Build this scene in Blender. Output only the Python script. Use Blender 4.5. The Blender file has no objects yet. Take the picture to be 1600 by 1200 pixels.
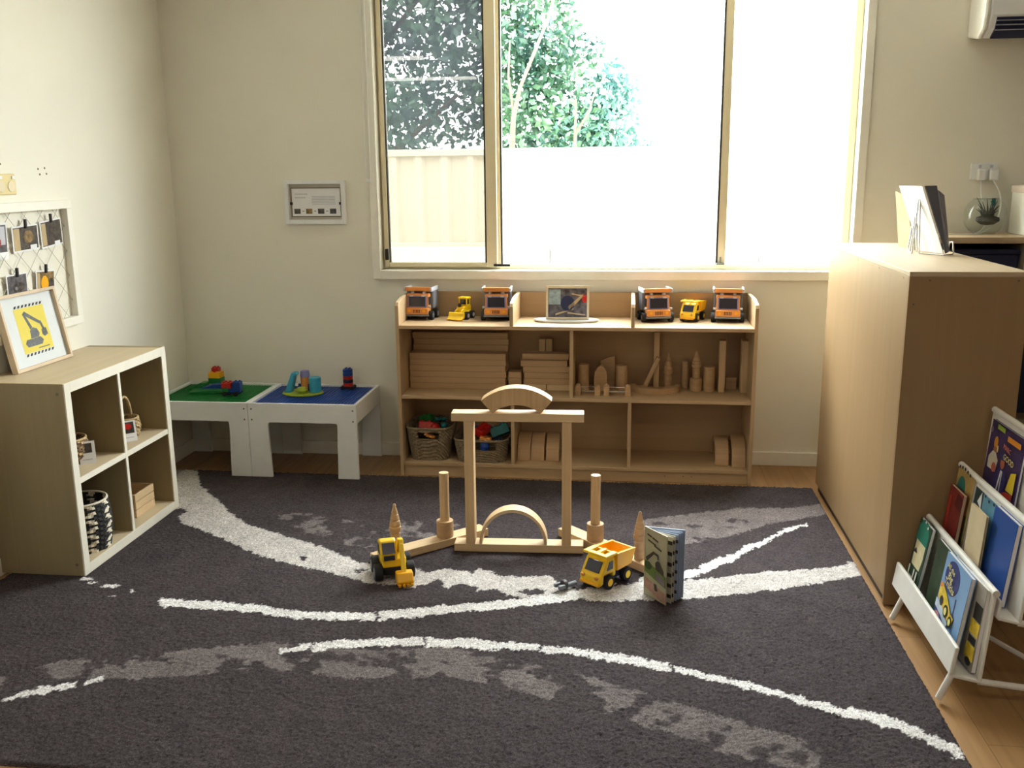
import bpy, bmesh, math, random
import numpy as np
from mathutils import Matrix, Vector
random.seed(7); rng = np.random.default_rng(7)
SC = bpy.context.scene
COL = SC.collection
PI = math.pi

# ------------------------------------------------------------------ camera
cam_data = bpy.data.cameras.new('camera')
cam_data.sensor_width = 36.0
cam_data.lens = 36.0 * 1480.73 / 1600.0
cam_data.clip_start = 0.05
cam_data.clip_end = 200
cam = bpy.data.objects.new('camera', cam_data)
COL.objects.link(cam)
_r = Vector((0.99275317, 0.11980244, -0.00940873))
_u = Vector((-0.01714812, 0.21872135, 0.97563667))
_f = Vector((-0.11894154, 0.96840505, -0.2191907))
cam.matrix_world = Matrix(((_r.x, _u.x, -_f.x, 0), (_r.y, _u.y, -_f.y, 0), (_r.z, _u.z, -_f.z, 1.5), (0, 0, 0, 1)))
SC.camera = cam

# ------------------------------------------------------------------ sky, sun, exposure
SKY = 15.0
world = bpy.data.worlds.new('overcast_sky')
SC.world = world
world.use_nodes = True
_bg = world.node_tree.nodes['Background']
_bg.inputs['Color'].default_value = (0.97, 0.985, 1.0, 1)
_bg.inputs['Strength'].default_value = SKY
world.cycles.sampling_method = 'AUTOMATIC'
sun_data = bpy.data.lights.new('sun', 'SUN')
sun_data.energy = 1.5
sun_data.angle = math.radians(1.0)
sun_data.color = (1.0, 0.95, 0.86)
sun = bpy.data.objects.new('sun', sun_data)
COL.objects.link(sun)
sun.rotation_euler = Vector((-0.45, 0.62, -1.1)).to_track_quat('-Z', 'Y').to_euler()
# the opening of the big window, marked as a sky portal for the sampler
_pd = bpy.data.lights.new('window_portal', 'AREA')
_pd.shape = 'RECTANGLE'; _pd.size = 2.37; _pd.size_y = 1.45
_pd.cycles.is_portal = True
_po = bpy.data.objects.new('window_portal', _pd); COL.objects.link(_po)
_po.location = (-0.095, 5.04, 1.725); _po.rotation_euler = (-PI / 2, 0, 0)
SC.view_settings.view_transform = 'Standard'
SC.view_settings.look = 'None'
SC.view_settings.exposure = 1.1
SC.view_settings.gamma = 1.0
SC.view_settings.use_curve_mapping = False

# ------------------------------------------------------------------ helpers
def srgb(r, g, b):
    def f(c):
        c /= 255.0
        return c / 12.92 if c <= 0.04045 else ((c + 0.055) / 1.055) ** 2.4
    return (f(r), f(g), f(b), 1.0)

def _nt(name):
    m = bpy.data.materials.new(name); m.use_nodes = True
    nt = m.node_tree
    return m, nt, nt.nodes['Principled BSDF']

def mat(name, rgb, rough=0.5, metallic=0.0, var=0.0, vscale=20.0, bump=0.0, bscale=60.0, spec=0.5):
    m, nt, p = _nt(name)
    c = srgb(*rgb)
    p.inputs['Roughness'].default_value = rough
    p.inputs['Metallic'].default_value = metallic
    p.inputs['Specular IOR Level'].default_value = spec
    tc = nt.nodes.new('ShaderNodeTexCoord')
    n = nt.nodes.new('ShaderNodeTexNoise'); n.inputs['Scale'].default_value = vscale; n.inputs['Detail'].default_value = 4
    nt.links.new(tc.outputs['Object'], n.inputs['Vector'])
    ramp = nt.nodes.new('ShaderNodeValToRGB')
    v = max(var, 0.02)
    ramp.color_ramp.elements[0].position = 0.3; ramp.color_ramp.elements[1].position = 0.7
    ramp.color_ramp.elements[0].color = tuple(c[i] * (1 - v) for i in range(3)) + (1,)
    ramp.color_ramp.elements[1].color = tuple(min(1, c[i] * (1 + v)) for i in range(3)) + (1,)
    nt.links.new(n.outputs['Fac'], ramp.inputs['Fac'])
    nt.links.new(ramp.outputs['Color'], p.inputs['Base Color'])
    if bump:
        b = nt.nodes.new('ShaderNodeBump'); b.inputs['Strength'].default_value = bump; b.inputs['Distance'].default_value = 0.004
        n2 = nt.nodes.new('ShaderNodeTexNoise'); n2.inputs['Scale'].default_value = bscale; n2.inputs['Detail'].default_value = 3
        nt.links.new(tc.outputs['Object'], n2.inputs['Vector'])
        nt.links.new(n2.outputs['Fac'], b.inputs['Height'])
        nt.links.new(b.outputs['Normal'], p.inputs['Normal'])
    return m

def wood(name, rgb, axis=0, scale=9.0, var=0.16, rough=0.5, stretch=14.0, blotch=0.0):
    m, nt, p = _nt(name)
    c = srgb(*rgb)
    p.inputs['Roughness'].default_value = rough
    p.inputs['Specular IOR Level'].default_value = 0.35
    tc = nt.nodes.new('ShaderNodeTexCoord')
    mp = nt.nodes.new('ShaderNodeMapping')
    s = [scale * stretch * 0.35] * 3; s[axis] = scale * 0.12
    mp.inputs['Scale'].default_value = s
    nt.links.new(tc.outputs['Object'], mp.inputs['Vector'])
    n = nt.nodes.new('ShaderNodeTexNoise'); n.inputs['Scale'].default_value = 1.0; n.inputs['Detail'].default_value = 6; n.inputs['Roughness'].default_value = 0.65
    n.inputs['Distortion'].default_value = 0.6
    nt.links.new(mp.outputs['Vector'], n.inputs['Vector'])
    ramp = nt.nodes.new('ShaderNodeValToRGB')
    ramp.color_ramp.elements[0].position = 0.28; ramp.color_ramp.elements[1].position = 0.72
    ramp.color_ramp.elements[0].color = (c[0] * (1 - var), c[1] * (1 - var * 1.15), c[2] * (1 - var * 1.35), 1)
    ramp.color_ramp.elements[1].color = (min(1, c[0] * (1 + var)), min(1, c[1] * (1 + var)), min(1, c[2] * (1 + var)), 1)
    nt.links.new(n.outputs['Fac'], ramp.inputs['Fac'])
    out = ramp.outputs['Color']
    if blotch:
        n3 = nt.nodes.new('ShaderNodeTexNoise'); n3.inputs['Scale'].default_value = 2.2; n3.inputs['Detail'].default_value = 5
        nt.links.new(tc.outputs['Object'], n3.inputs['Vector'])
        mx = nt.nodes.new('ShaderNodeMix'); mx.data_type = 'RGBA'; mx.blend_type = 'MULTIPLY'
        r3 = nt.nodes.new('ShaderNodeValToRGB')
        r3.color_ramp.elements[0].color = (1 - blotch, 1 - blotch, 1 - blotch, 1); r3.color_ramp.elements[1].color = (1, 1, 1, 1)
        r3.color_ramp.elements[0].position = 0.35; r3.color_ramp.elements[1].position = 0.65
        nt.links.new(n3.outputs['Fac'], r3.inputs['Fac'])
        mx.inputs['Factor'].default_value = 1.0
        nt.links.new(out, mx.inputs['A']); nt.links.new(r3.outputs['Color'], mx.inputs['B'])
        out = mx.outputs['Result']
    nt.links.new(out, p.inputs['Base Color'])
    b = nt.nodes.new('ShaderNodeBump'); b.inputs['Strength'].default_value = 0.08; b.inputs['Distance'].default_value = 0.002
    nt.links.new(n.outputs['Fac'], b.inputs['Height']); nt.links.new(b.outputs['Normal'], p.inputs['Normal'])
    return m

def glass(name, tint, gloss=0.06, haze=0.0, haze_rgb=(0.75, 0.85, 1.0)):
    m = bpy.data.materials.new(name); m.use_nodes = True
    nt = m.node_tree; nt.nodes.clear()
    out = nt.nodes.new('ShaderNodeOutputMaterial')
    tr = nt.nodes.new('ShaderNodeBsdfTransparent'); tr.inputs['Color'].default_value = tuple(tint) + (1,)
    gl = nt.nodes.new('ShaderNodeBsdfGlossy'); gl.inputs['Roughness'].default_value = 0.01
    fr = nt.nodes.new('ShaderNodeFresnel'); fr.inputs['IOR'].default_value = 1.3 + gloss * 3
    mx = nt.nodes.new('ShaderNodeMixShader')
    geo = nt.nodes.new('ShaderNodeNewGeometry')        # reflect only at the outer face of the sheet
    sub = nt.nodes.new('ShaderNodeMath'); sub.operation = 'SUBTRACT'; sub.inputs[0].default_value = 1.0
    mul = nt.nodes.new('ShaderNodeMath'); mul.operation = 'MULTIPLY'
    nt.links.new(geo.outputs['Backfacing'], sub.inputs[1]); nt.links.new(sub.outputs[0], mul.inputs[0]); nt.links.new(fr.outputs['Fac'], mul.inputs[1])
    nt.links.new(mul.outputs[0], mx.inputs['Fac'])
    last = tr
    if haze:
        df = nt.nodes.new('ShaderNodeBsdfTranslucent'); df.inputs['Color'].default_value = tuple(haze_rgb) + (1,)
        m2 = nt.nodes.new('ShaderNodeMixShader'); m2.inputs['Fac'].default_value = haze
        nt.links.new(tr.outputs[0], m2.inputs[1]); nt.links.new(df.outputs[0], m2.inputs[2]); last = m2
    nt.links.new(last.outputs[0], mx.inputs[1]); nt.links.new(gl.outputs[0], mx.inputs[2])
    nt.links.new(mx.outputs[0], out.inputs['Surface'])
    return m

def emit(name, rgb, strength):
    m = bpy.data.materials.new(name); m.use_nodes = True
    nt = m.node_tree; nt.nodes.clear()
    out = nt.nodes.new('ShaderNodeOutputMaterial'); e = nt.nodes.new('ShaderNodeEmission')
    e.inputs['Color'].default_value = tuple(rgb) + (1,); e.inputs['Strength'].default_value = strength
    nt.links.new(e.outputs[0], out.inputs['Surface'])
    return m

class MB:
    """collects shapes; build() links them as ONE mesh object"""
    def __init__(s): s.v = []; s.f = []; s.mi = []; s.cm = 0
    def add(s, vs, fs):
        o = len(s.v); s.v += [tuple(p) for p in vs]; s.f += [tuple(i + o for i in f) for f in fs]; s.mi += [s.cm] * len(fs); return s
    def box(s, x0, x1, y0, y1, z0, z1):
        return s.add([(x0, y0, z0), (x1, y0, z0), (x1, y1, z0), (x0, y1, z0), (x0, y0, z1), (x1, y0, z1), (x1, y1, z1), (x0, y1, z1)],
                     [(0, 3, 2, 1), (4, 5, 6, 7), (0, 1, 5, 4), (1, 2, 6, 5), (2, 3, 7, 6), (3, 0, 4, 7)])
    def frustum(s, c, a0, b0, z0, a1, b1, z1, dx=0, dy=0):
        x, y = c
        return s.add([(x - a0, y - b0, z0), (x + a0, y - b0, z0), (x + a0, y + b0, z0), (x - a0, y + b0, z0),
                      (x - a1 + dx, y - b1 + dy, z1), (x + a1 + dx, y - b1 + dy, z1), (x + a1 + dx, y + b1 + dy, z1), (x - a1 + dx, y + b1 + dy, z1)],
                     [(0, 3, 2, 1), (4, 5, 6, 7), (0, 1, 5, 4), (1, 2, 6, 5), (2, 3, 7, 6), (3, 0, 4, 7)])
    def prism(s, pts, axis, a0, a1):
        """pts: 2-D outline (in the other two axes, in x<y<z order), extruded along axis"""
        n = len(pts)
        def P(p, a):
            q = list(p); q.insert(axis, a); return tuple(q)
        vs = [P(p, a0) for p in pts] + [P(p, a1) for p in pts]
        fs = [tuple(range(n))[::-1], tuple(range(n, 2 * n))] + [(i, (i + 1) % n, n + (i + 1) % n, n + i) for i in range(n)]
        return s.add(vs, fs)
    def cyl(s, p0, p1, r0, r1=None, n=20, cap=True):
        r1 = r0 if r1 is None else r1
        p0 = Vector(p0); p1 = Vector(p1); d = (p1 - p0).normalized()
        a = d.orthogonal().normalized(); b = d.cross(a)
        vs = []
        for p, r in ((p0, r0), (p1, r1)):
            for i in range(n):
                t = 2 * PI * i / n; vs.append(p + a * (r * math.cos(t)) + b * (r * math.sin(t)))
        fs = [(i, (i + 1) % n, n + (i + 1) % n, n + i) for i in range(n)]
        if cap: fs += [tuple(range(n))[::-1], tuple(range(n, 2 * n))]
        return s.add(vs, fs)
    def tube(s, path, r, n=8):
        path = [Vector(p) for p in path]; vs = []; fs = []
        a = None
        for k, p in enumerate(path):
            d = (path[min(k + 1, len(path) - 1)] - path[max(k - 1, 0)]).normalized()
            if a is None: a = d.orthogonal().normalized()
            a = (a - d * a.dot(d)).normalized(); b = d.cross(a)
            rr = r[k] if isinstance(r, (list, tuple)) else r
            for i in range(n):
                t = 2 * PI * i / n; vs.append(p + a * (rr * math.cos(t)) + b * (rr * math.sin(t)))
        for k in range(len(path) - 1):
            for i in range(n):
                fs.append((k * n + i, k * n + (i + 1) % n, (k + 1) * n + (i + 1) % n, (k + 1) * n + i))
        fs += [tuple(range(n))[::-1], tuple(range((len(path) - 1) * n, len(path) * n))]
        return s.add(vs, fs)
    def lathe(s, prof, n=24, c=(0, 0, 0), sx=1.0, sy=1.0, cap=True):
        vs = []; fs = []
        for r, z in prof:
            for i in range(n):
                t = 2 * PI * i / n; vs.append((c[0] + r * sx * math.cos(t), c[1] + r * sy * math.sin(t), c[2] + z))
        for k in range(len(prof) - 1):
            for i in range(n):
                fs.append((k * n + i, k * n + (i + 1) % n, (k + 1) * n + (i + 1) % n, (k + 1) * n + i))
        if cap: fs += [tuple(range(n))[::-1], tuple(range((len(prof) - 1) * n, len(prof) * n))]
        return s.add(vs, fs)
    def ring(s, c, ro, ri, a0, a1, axis, d0, d1, n=24, zs=1.0):
        """ring segment in the plane across axis (axis 1: x-z plane), angles from +x towards +z"""
        o = []
        for i in range(n + 1):
            t = a0 + (a1 - a0) * i / n; o.append((c[0] + ro * math.cos(t), c[1] + zs * ro * math.sin(t)))
        q = []
        for i in range(n + 1):
            t = a0 + (a1 - a0) * i / n; q.append((c[0] + ri * math.cos(t), c[1] + zs * ri * math.sin(t)))
        def P(p, a):
            r = list(p); r.insert(axis, a); return tuple(r)
        m = n + 1
        vs = [P(p, d0) for p in o] + [P(p, d0) for p in q] + [P(p, d1) for p in o] + [P(p, d1) for p in q]
        fs = []
        for i in range(n):
            fs += [(i, i + 1, m + i + 1, m + i), (2 * m + i + 1, 2 * m + i, 3 * m + i, 3 * m + i + 1),
                   (i + 1, i, 2 * m + i, 2 * m + i + 1), (m + i, m + i + 1, 3 * m + i + 1, 3 * m + i)]
        fs += [(0, m, 3 * m, 2 * m), (n, 2 * m + n, 3 * m + n, m + n)]
        return s.add(vs, fs)
    def build(s, name, material, parent=None, bevel=0.0, smooth=False, seg=2):
        me = bpy.data.meshes.new(name)
        me.from_pydata(s.v, [], s.f)
        bm = bmesh.new(); bm.from_mesh(me); bmesh.ops.recalc_face_normals(bm, faces=bm.faces); bm.to_mesh(me); bm.free()
        for mm in (material if isinstance(material, (list, tuple)) else [material]): me.materials.append(mm)
        if any(s.mi): me.polygons.foreach_set('material_index', s.mi)
        o = bpy.data.objects.new(name, me); COL.objects.link(o)
        if parent is not None: o.parent = parent
        if smooth:
            me.polygons.foreach_set('use_smooth', [True] * len(me.polygons))
            try:
                me.set_sharp_from_angle(angle=math.radians(40))
            except Exception: pass
        if bevel:
            md = o.modifiers.new('bevel', 'BEVEL'); md.width = bevel; md.segments = seg; md.limit_method = 'ANGLE'; md.angle_limit = math.radians(40)
        return o

def thing(name, label, cat, loc=(0, 0, 0), rz=0.0, group=None):
    o = bpy.data.objects.new(name, None); COL.objects.link(o)
    o.empty_display_size = 0.05
    o.location = loc; o.rotation_euler = (0, 0, rz)
    tag(o, label, cat, group); return o
def tag(o, label, cat, group=None):
    o['label'] = label; o['category'] = cat
    if group: o['group'] = group
    return o
def struct(o): o['kind'] = 'structure'; return o
def one(name, mb, material, label, cat, loc=(0, 0, 0), rz=0.0, group=None, **k):
    o = mb.build(name, material, None, **k); o.location = loc; o.rotation_euler = (0, 0, rz)
    return tag(o, label, cat, group)
def copy_tree(o, loc, rz, label, group=None, parent=None):
    c = o.copy(); COL.objects.link(c); c.location = loc; c.rotation_euler = (0, 0, rz); c['label'] = label
    if group: c['group'] = group
    def rec(src, dst):
        for ch in [x for x in src.children]:
            d = ch.copy(); COL.objects.link(d); d.parent = dst; rec(ch, d)
    rec(o, c); return c
def plane_root(o, origin, ax, up):
    """orient an Empty: local x = ax, local y = up, local z = outward normal"""
    ax = Vector(ax).normalized(); up = Vector(up); up = (up - ax * up.dot(ax)).normalized(); n = ax.cross(up)
    o.matrix_world = Matrix(((ax.x, up.x, n.x, origin[0]), (ax.y, up.y, n.y, origin[1]), (ax.z, up.z, n.z, origin[2]), (0, 0, 0, 1)))
    return o
def flat(parent, name, pts, material, z, t=0.0004):
    """a flat printed shape lying on a local x-y plane"""
    return MB().prism(pts, 2, z, z + t).build(name, material, parent)
def rect(x0, x1, y0, y1): return [(x0, y0), (x1, y0), (x1, y1), (x0, y1)]
def ell(cx, cy, rx, ry, n=20, a=0.0):
    return [(cx + rx * math.cos(2 * PI * i / n) * math.cos(a) - ry * math.sin(2 * PI * i / n) * math.sin(a),
             cy + rx * math.cos(2 * PI * i / n) * math.sin(a) + ry * math.sin(2 * PI * i / n) * math.cos(a)) for i in range(n)]
def lettering(parent, text, size, x, y, z, material, rot=0.0, name='lettering', align='CENTER'):
    cu = bpy.data.curves.new('lettering', 'FONT'); cu.body = text; cu.size = size; cu.extrude = 0.0003; cu.align_x = align; cu.align_y = 'CENTER'
    cu.resolution_u = 3
    t = bpy.data.objects.new('lettering_tmp', cu); COL.objects.link(t)
    dg = bpy.context.evaluated_depsgraph_get(); dg.update()
    me = bpy.data.meshes.new_from_object(t.evaluated_get(dg))
    bpy.data.objects.remove(t)
    me.materials.clear(); me.materials.append(material)
    o = bpy.data.objects.new(name, me); COL.objects.link(o); o.parent = parent
    o.location = (x, y, z + 0.0005); o.rotation_euler = (0, 0, rot); return o

# ------------------------------------------------------------------ materials
M = {}
M['wall'] = mat('wall_paint', (237, 233, 220), 0.75, var=0.015, vscale=3, bump=0.05, bscale=180)
M['wall_far'] = mat('low_bounce_wall_paint', (168, 159, 142), 0.8, var=0.02, vscale=3)  # unseen walls given a darker tone to cut bounce on near surfaces
M['ceil'] = mat('ceiling_paint', (246, 245, 240), 0.8)
M['trim'] = mat('trim_paint', (242, 239, 228), 0.45)
M['white'] = mat('white_laminate', (236, 237, 238), 0.4)
M['white_metal'] = mat('white_powder_coat', (234, 231, 224), 0.45, var=0.03)
M['alu'] = mat('primrose_aluminium', (232, 220, 186), 0.35, metallic=0.05)
M['black'] = mat('black_plastic', (24, 24, 26), 0.45)
M['rubber'] = mat('black_rubber', (28, 28, 30), 0.7)
M['birch'] = wood('birch_ply_x', (190, 162, 126), 0, 9, 0.08)
M['birch_z'] = wood('birch_ply_z', (188, 160, 124), 2, 9, 0.08)
M['birch_dark'] = wood('birch_back_panel', (176, 146, 110), 0, 5, 0.06)
M['block'] = wood('beech_block_x', (216, 188, 148), 0, 14, 0.10)
M['block_z'] = wood('beech_block_z', (208, 178, 136), 2, 14, 0.10)
M['block_d'] = wood('beech_block_warm', (190, 158, 120), 0, 14, 0.13)
M['cab'] = wood('cabinet_veneer', (160, 131, 94), 2, 5, 0.06, blotch=0.06)
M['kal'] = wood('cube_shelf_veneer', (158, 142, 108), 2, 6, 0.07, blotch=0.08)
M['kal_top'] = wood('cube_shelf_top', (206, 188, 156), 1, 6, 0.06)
M['edge_white'] = mat('white_shelf_edge', (232, 226, 210), 0.45)
M['chrome'] = mat('chrome_wire', (200, 200, 200), 0.2, metallic=1.0)
M['screw'] = mat('steel_screw', (120, 108, 90), 0.4, metallic=0.6)
M['yellow'] = mat('yellow_plastic', (250, 205, 20), 0.35)
M['yellow2'] = mat('warm_yellow_plastic', (246, 178, 10), 0.35)
M['orange'] = mat('orange_plastic', (230, 152, 76), 0.4)
M['red'] = mat('red_plastic', (196, 34, 28), 0.35)
M['green'] = mat('green_plastic', (20, 118, 52), 0.4)
M['lime'] = mat('lime_plastic', (150, 170, 40), 0.45)
M['blue'] = mat('blue_plastic', (24, 66, 150), 0.4)
M['cyan'] = mat('light_blue_plastic', (58, 160, 190), 0.4)
M['navy'] = mat('navy_blue', (28, 36, 72), 0.5)
M['purple'] = mat('violet_plastic', (140, 138, 190), 0.45)
M['teal'] = mat('teal_plastic', (20, 116, 118), 0.45)
M['grey'] = mat('grey_plastic', (120, 124, 134), 0.5)
M['lgrey'] = mat('pale_grey_plastic', (196, 196, 206), 0.4)
M['darkglass'] = mat('dark_window_plastic', (52, 52, 64), 0.12)
M['paper'] = mat('white_paper', (238, 238, 240), 0.7)
M['card'] = mat('tan_card', (190, 166, 126), 0.7, var=0.06)
M['ink'] = mat('dark_ink', (46, 42, 44), 0.7, var=0.3, vscale=60)
M['photo'] = mat('photo_print_dark', (74, 66, 60), 0.35, var=0.7, vscale=45)
M['photo_b'] = mat('photo_print_brown', (132, 106, 66), 0.35, var=0.7, vscale=40)
M['photo_g'] = mat('photo_print_grey', (92, 88, 94), 0.35, var=0.7, vscale=40)
M['wicker'] = mat('seagrass', (140, 122, 96), 0.8, var=0.3, vscale=90, bump=0.6, bscale=220)
M['wicker_l'] = mat('light_willow', (190, 164, 118), 0.75, var=0.25, vscale=70, bump=0.5, bscale=160)
M['wicker_d'] = mat('brown_willow', (112, 84, 58), 0.75, var=0.3, vscale=70, bump=0.5, bscale=160)
M['cream'] = mat('cream_fibre', (222, 212, 192), 0.8, var=0.1, vscale=60)
M['blackfib'] = mat('black_fibre', (30, 28, 28), 0.8, var=0.2, vscale=60)
M['fence'] = mat('cream_steel_sheet', (206, 196, 172), 0.5, var=0.02)
M['concrete'] = mat('pale_concrete', (214, 210, 200), 0.8, var=0.06, vscale=6)
M['ground'] = mat('gravel_ground', (196, 190, 176), 0.9, var=0.12, vscale=12)
M['bark'] = mat('pale_bark', (72, 60, 48), 0.8, var=0.2, vscale=14)
M['bark_d'] = mat('dark_bark', (82, 70, 58), 0.85, var=0.2, vscale=14)

# ------------------------------------------------------------------ the room shell
def floor_material():
    m, nt, p = _nt('timber_look_floor')
    tc = nt.nodes.new('ShaderNodeTexCoord')
    mp = nt.nodes.new('ShaderNodeMapping'); mp.inputs['Rotation'].default_value = (0, 0, PI / 2)
    nt.links.new(tc.outputs['Object'], mp.inputs['Vector'])
    br = nt.nodes.new('ShaderNodeTexBrick')
    br.inputs['Scale'].default_value = 1.0; br.inputs['Brick Width'].default_value = 1.2; br.inputs['Row Height'].default_value = 0.14
    br.inputs['Mortar Size'].default_value = 0.0012; br.inputs['Bias'].default_value = 0.0
    br.inputs['Color1'].default_value = srgb(172, 134, 90); br.inputs['Color2'].default_value = srgb(160, 122, 78); br.inputs['Mortar'].default_value = srgb(120, 88, 54)
    nt.links.new(mp.outputs['Vector'], br.inputs['Vector'])
    m2 = nt.nodes.new('ShaderNodeMapping'); m2.inputs['Scale'].default_value = (40, 1.6, 1)
    nt.links.new(tc.outputs['Object'], m2.inputs['Vector'])
    n = nt.nodes.new('ShaderNodeTexNoise'); n.inputs['Scale'].default_value = 1.0; n.inputs['Detail'].default_value = 6
    nt.links.new(m2.outputs['Vector'], n.inputs['Vector'])
    r = nt.nodes.new('ShaderNodeValToRGB'); r.color_ramp.elements[0].color = (0.72, 0.68, 0.62, 1); r.color_ramp.elements[1].color = (1, 1, 1, 1)
    r.color_ramp.elements[0].position = 0.3; r.color_ramp.elements[1].position = 0.7
    nt.links.new(n.outputs['Fac'], r.inputs['Fac'])
    mx = nt.nodes.new('ShaderNodeMix'); mx.data_type = 'RGBA'; mx.blend_type = 'MULTIPLY'; mx.inputs['Factor'].default_value = 1.0
    nt.links.new(br.outputs['Color'], mx.inputs['A']); nt.links.new(r.outputs['Color'], mx.inputs['B'])
    nt.links.new(mx.outputs['Result'], p.inputs['Base Color'])
    p.inputs['Roughness'].default_value = 0.38
    return m
M['floor'] = floor_material()
FZ = -0.012                      # bare floor; the rug's pile tops out at z = 0
WY = 4.872                       # room face of the window wall
LX = -2.40                       # room face of the left wall
CZ = 2.70
WX0, WX1, WZ0, WZ1 = -1.283, 1.092, 1.0, 2.45      # window opening
X0, X1, Y0 = -5.2, 4.2, -4.2
struct(MB().box(X0, X1, Y0, WY, FZ - 0.1, FZ).build('floor', M['floor']))
struct(MB().box(X0, X1, Y0, WY + 0.16, CZ, CZ + 0.1).build('ceiling', M['ceil']))
wb = MB()
wb.box(LX - 0.12, WX0, WY, WY + 0.16, FZ, CZ).box(WX1, X1, WY, WY + 0.16, FZ, CZ)
wb.box(WX0, WX1, WY, WY + 0.16, FZ, WZ0).box(WX0, WX1, WY, WY + 0.16, WZ1, CZ)
struct(wb.build('wall_back', M['wall']))
wl = struct(MB().box(LX - 0.12, LX, 1.1, WY, FZ, CZ).build('wall_left', M['wall']))
struct(MB().box(X0, LX, 1.1, 1.22, FZ, CZ).build('wall_return', M['wall_far']))
struct(MB().box(X0 - 0.12, X0, Y0, 1.22, FZ, CZ).build('wall_side', M['wall_far']))
struct(MB().box(X1, X1 + 0.12, Y0, WY + 0.16, FZ, CZ).build('wall_right', M['wall_far']))
struct(MB().box(X0, X1, Y0 - 0.12, Y0, FZ, CZ).build('wall_front', M['wall_far']))
struct(MB().box(LX, 1.40, WY - 0.014, WY, FZ, 0.06).build('baseboard_back', M['trim'], bevel=0.003))
struct(MB().box(LX, LX + 0.014, 1.1, WY, FZ, 0.06).build('baseboard_left', M['trim'], bevel=0.003))
# old fixing holes on the left wall
for yy, zz in ((3.712, 1.527), (3.72, 1.505), (3.757, 1.53), (3.766, 1.507), (3.475, 1.545)):
    MB().cyl((LX - 0.002, yy, zz), (LX + 0.0015, yy, zz), 0.0042, n=10).build('screw_hole', M['screw'], wl)

# window: painted architrave and reveal
tw = 0.042
struct(MB().box(WX0 - tw, WX0, WY - 0.02, WY, WZ0 - 0.048, WZ1 + tw).build('trim_1', M['trim'], bevel=0.004))
struct(MB().box(WX1, WX1 + tw, WY - 0.02, WY, WZ0 - 0.048, WZ1 + tw).build('trim_2', M['trim'], bevel=0.004))
struct(MB().box(WX0, WX1, WY - 0.02, WY, WZ0 - 0.048, WZ0).build('trim_3', M['trim'], bevel=0.004))
struct(MB().box(WX0, WX1, WY - 0.02, WY, WZ1, WZ1 + tw).build('trim_4', M['trim'], bevel=0.004))
win = thing('window_1', '', '', (0, 0, 0)); del win['label']; del win['category']; win['kind'] = 'structure'
fy0, fy1 = WY + 0.055, WY + 0.115
def frame_bar(x0, x1, z0, z1, y0=fy0, y1=fy1, nm='frame_bar'): return MB().box(x0, x1, y0, y1, z0, z1).build(nm, M['alu'], win, bevel=0.003)
frame_bar(WX0, WX0 + 0.030, WZ0, WZ1); frame_bar(WX1 - 0.036, WX1, WZ0, WZ1)
frame_bar(WX0 + 0.03, WX1 - 0.036, WZ0, WZ0 + 0.026); frame_bar(WX0 + 0.03, WX1 - 0.036, WZ1 - 0.03, WZ1)
frame_bar(-0.700, -0.655, WZ0 + 0.026, WZ1 - 0.03, nm='mullion')
frame_bar(0.452, 0.492, WZ0 + 0.026, WZ1 - 0.03, nm='mullion')
# sliding sash on the left: stiles and rails
sy0, sy1 = WY + 0.03, WY + 0.054
frame_bar(WX0 + 0.012, WX0 + 0.036, WZ0 + 0.012, WZ1 - 0.012, sy0, sy1, 'sash_stile')
frame_bar(-0.728, -0.672, WZ0 + 0.012, WZ1 - 0.012, sy0, sy1, 'sash_stile')
frame_bar(WX0 + 0.036, -0.728, WZ0 + 0.012, WZ0 + 0.036, sy0, sy1, 'sash_rail')
frame_bar(WX0 + 0.036, -0.728, WZ1 - 0.04, WZ1 - 0.012, sy0, sy1, 'sash_rail')
M['seal'] = mat('dark_window_seal', (48, 50, 52), 0.6)
MB().box(WX0 + 0.036, WX0 + 0.042, sy0 + .004, sy1, WZ0 + 0.036, WZ1 - 0.04).build('seal', M['seal'], win)
MB().box(-0.736, -0.728, sy0 + .004, sy1, WZ0 + 0.036, WZ1 - 0.04).build('seal', M['seal'], win)
MB().box(-0.655, -0.647, fy0, fy0 + 0.03, WZ0 + 0.026, WZ1 - 0.03).build('seal', M['seal'], win)
MB().box(0.444, 0.452, fy0, fy0 + 0.03, WZ0 + 0.026, WZ1 - 0.03).build('seal', M['seal'], win)
G_haze = glass('dimmed_hazy_glass', (0.31, 0.315, 0.31), 0.06, 0.014)  # tint deepened beyond plausible glass so the bright fence stays visible
G_clear = glass('clear_glass', (0.94, 0.97, 0.96), 0.03)
MB().box(WX0 + 0.042, -0.736, WY + 0.040, WY + 0.044, WZ0 + 0.036, WZ1 - 0.04).build('pane', G_haze, win)
MB().box(-0.647, 0.444, fy0 + 0.02, fy0 + 0.024, WZ0 + 0.026, WZ1 - 0.03).build('pane', G_clear, win)
MB().box(0.492, WX1 - 0.036, fy0 + 0.02, fy0 + 0.024, WZ0 + 0.026, WZ1 - 0.03).build('pane', G_clear, win)
# catches
h = MB().box(WX0 + 0.018, WX0 + 0.036, sy0 - 0.016, sy0, 1.050, 1.108); h.build('finger_pull', M['black'], win, bevel=0.003)
h = MB().box(-0.690, -0.605, sy0 - 0.012, sy0 - 0.006, 1.018, 1.030); h.cyl((-0.68, sy0 - 0.014, 1.024), (-0.68, sy0, 1.024), 0.007, n=12)
h.build('window_latch', M['black'], win)
h = MB().box(0.446, 0.486, fy0 - 0.02, fy0, 1.026, 1.036); h.box(0.462, 0.470, fy0 - 0.016, fy0 - .004, 1.036, 1.066); h.build('window_latch', mat('grey_latch', (110, 112, 106), .5), win, bevel=0.002)
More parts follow.
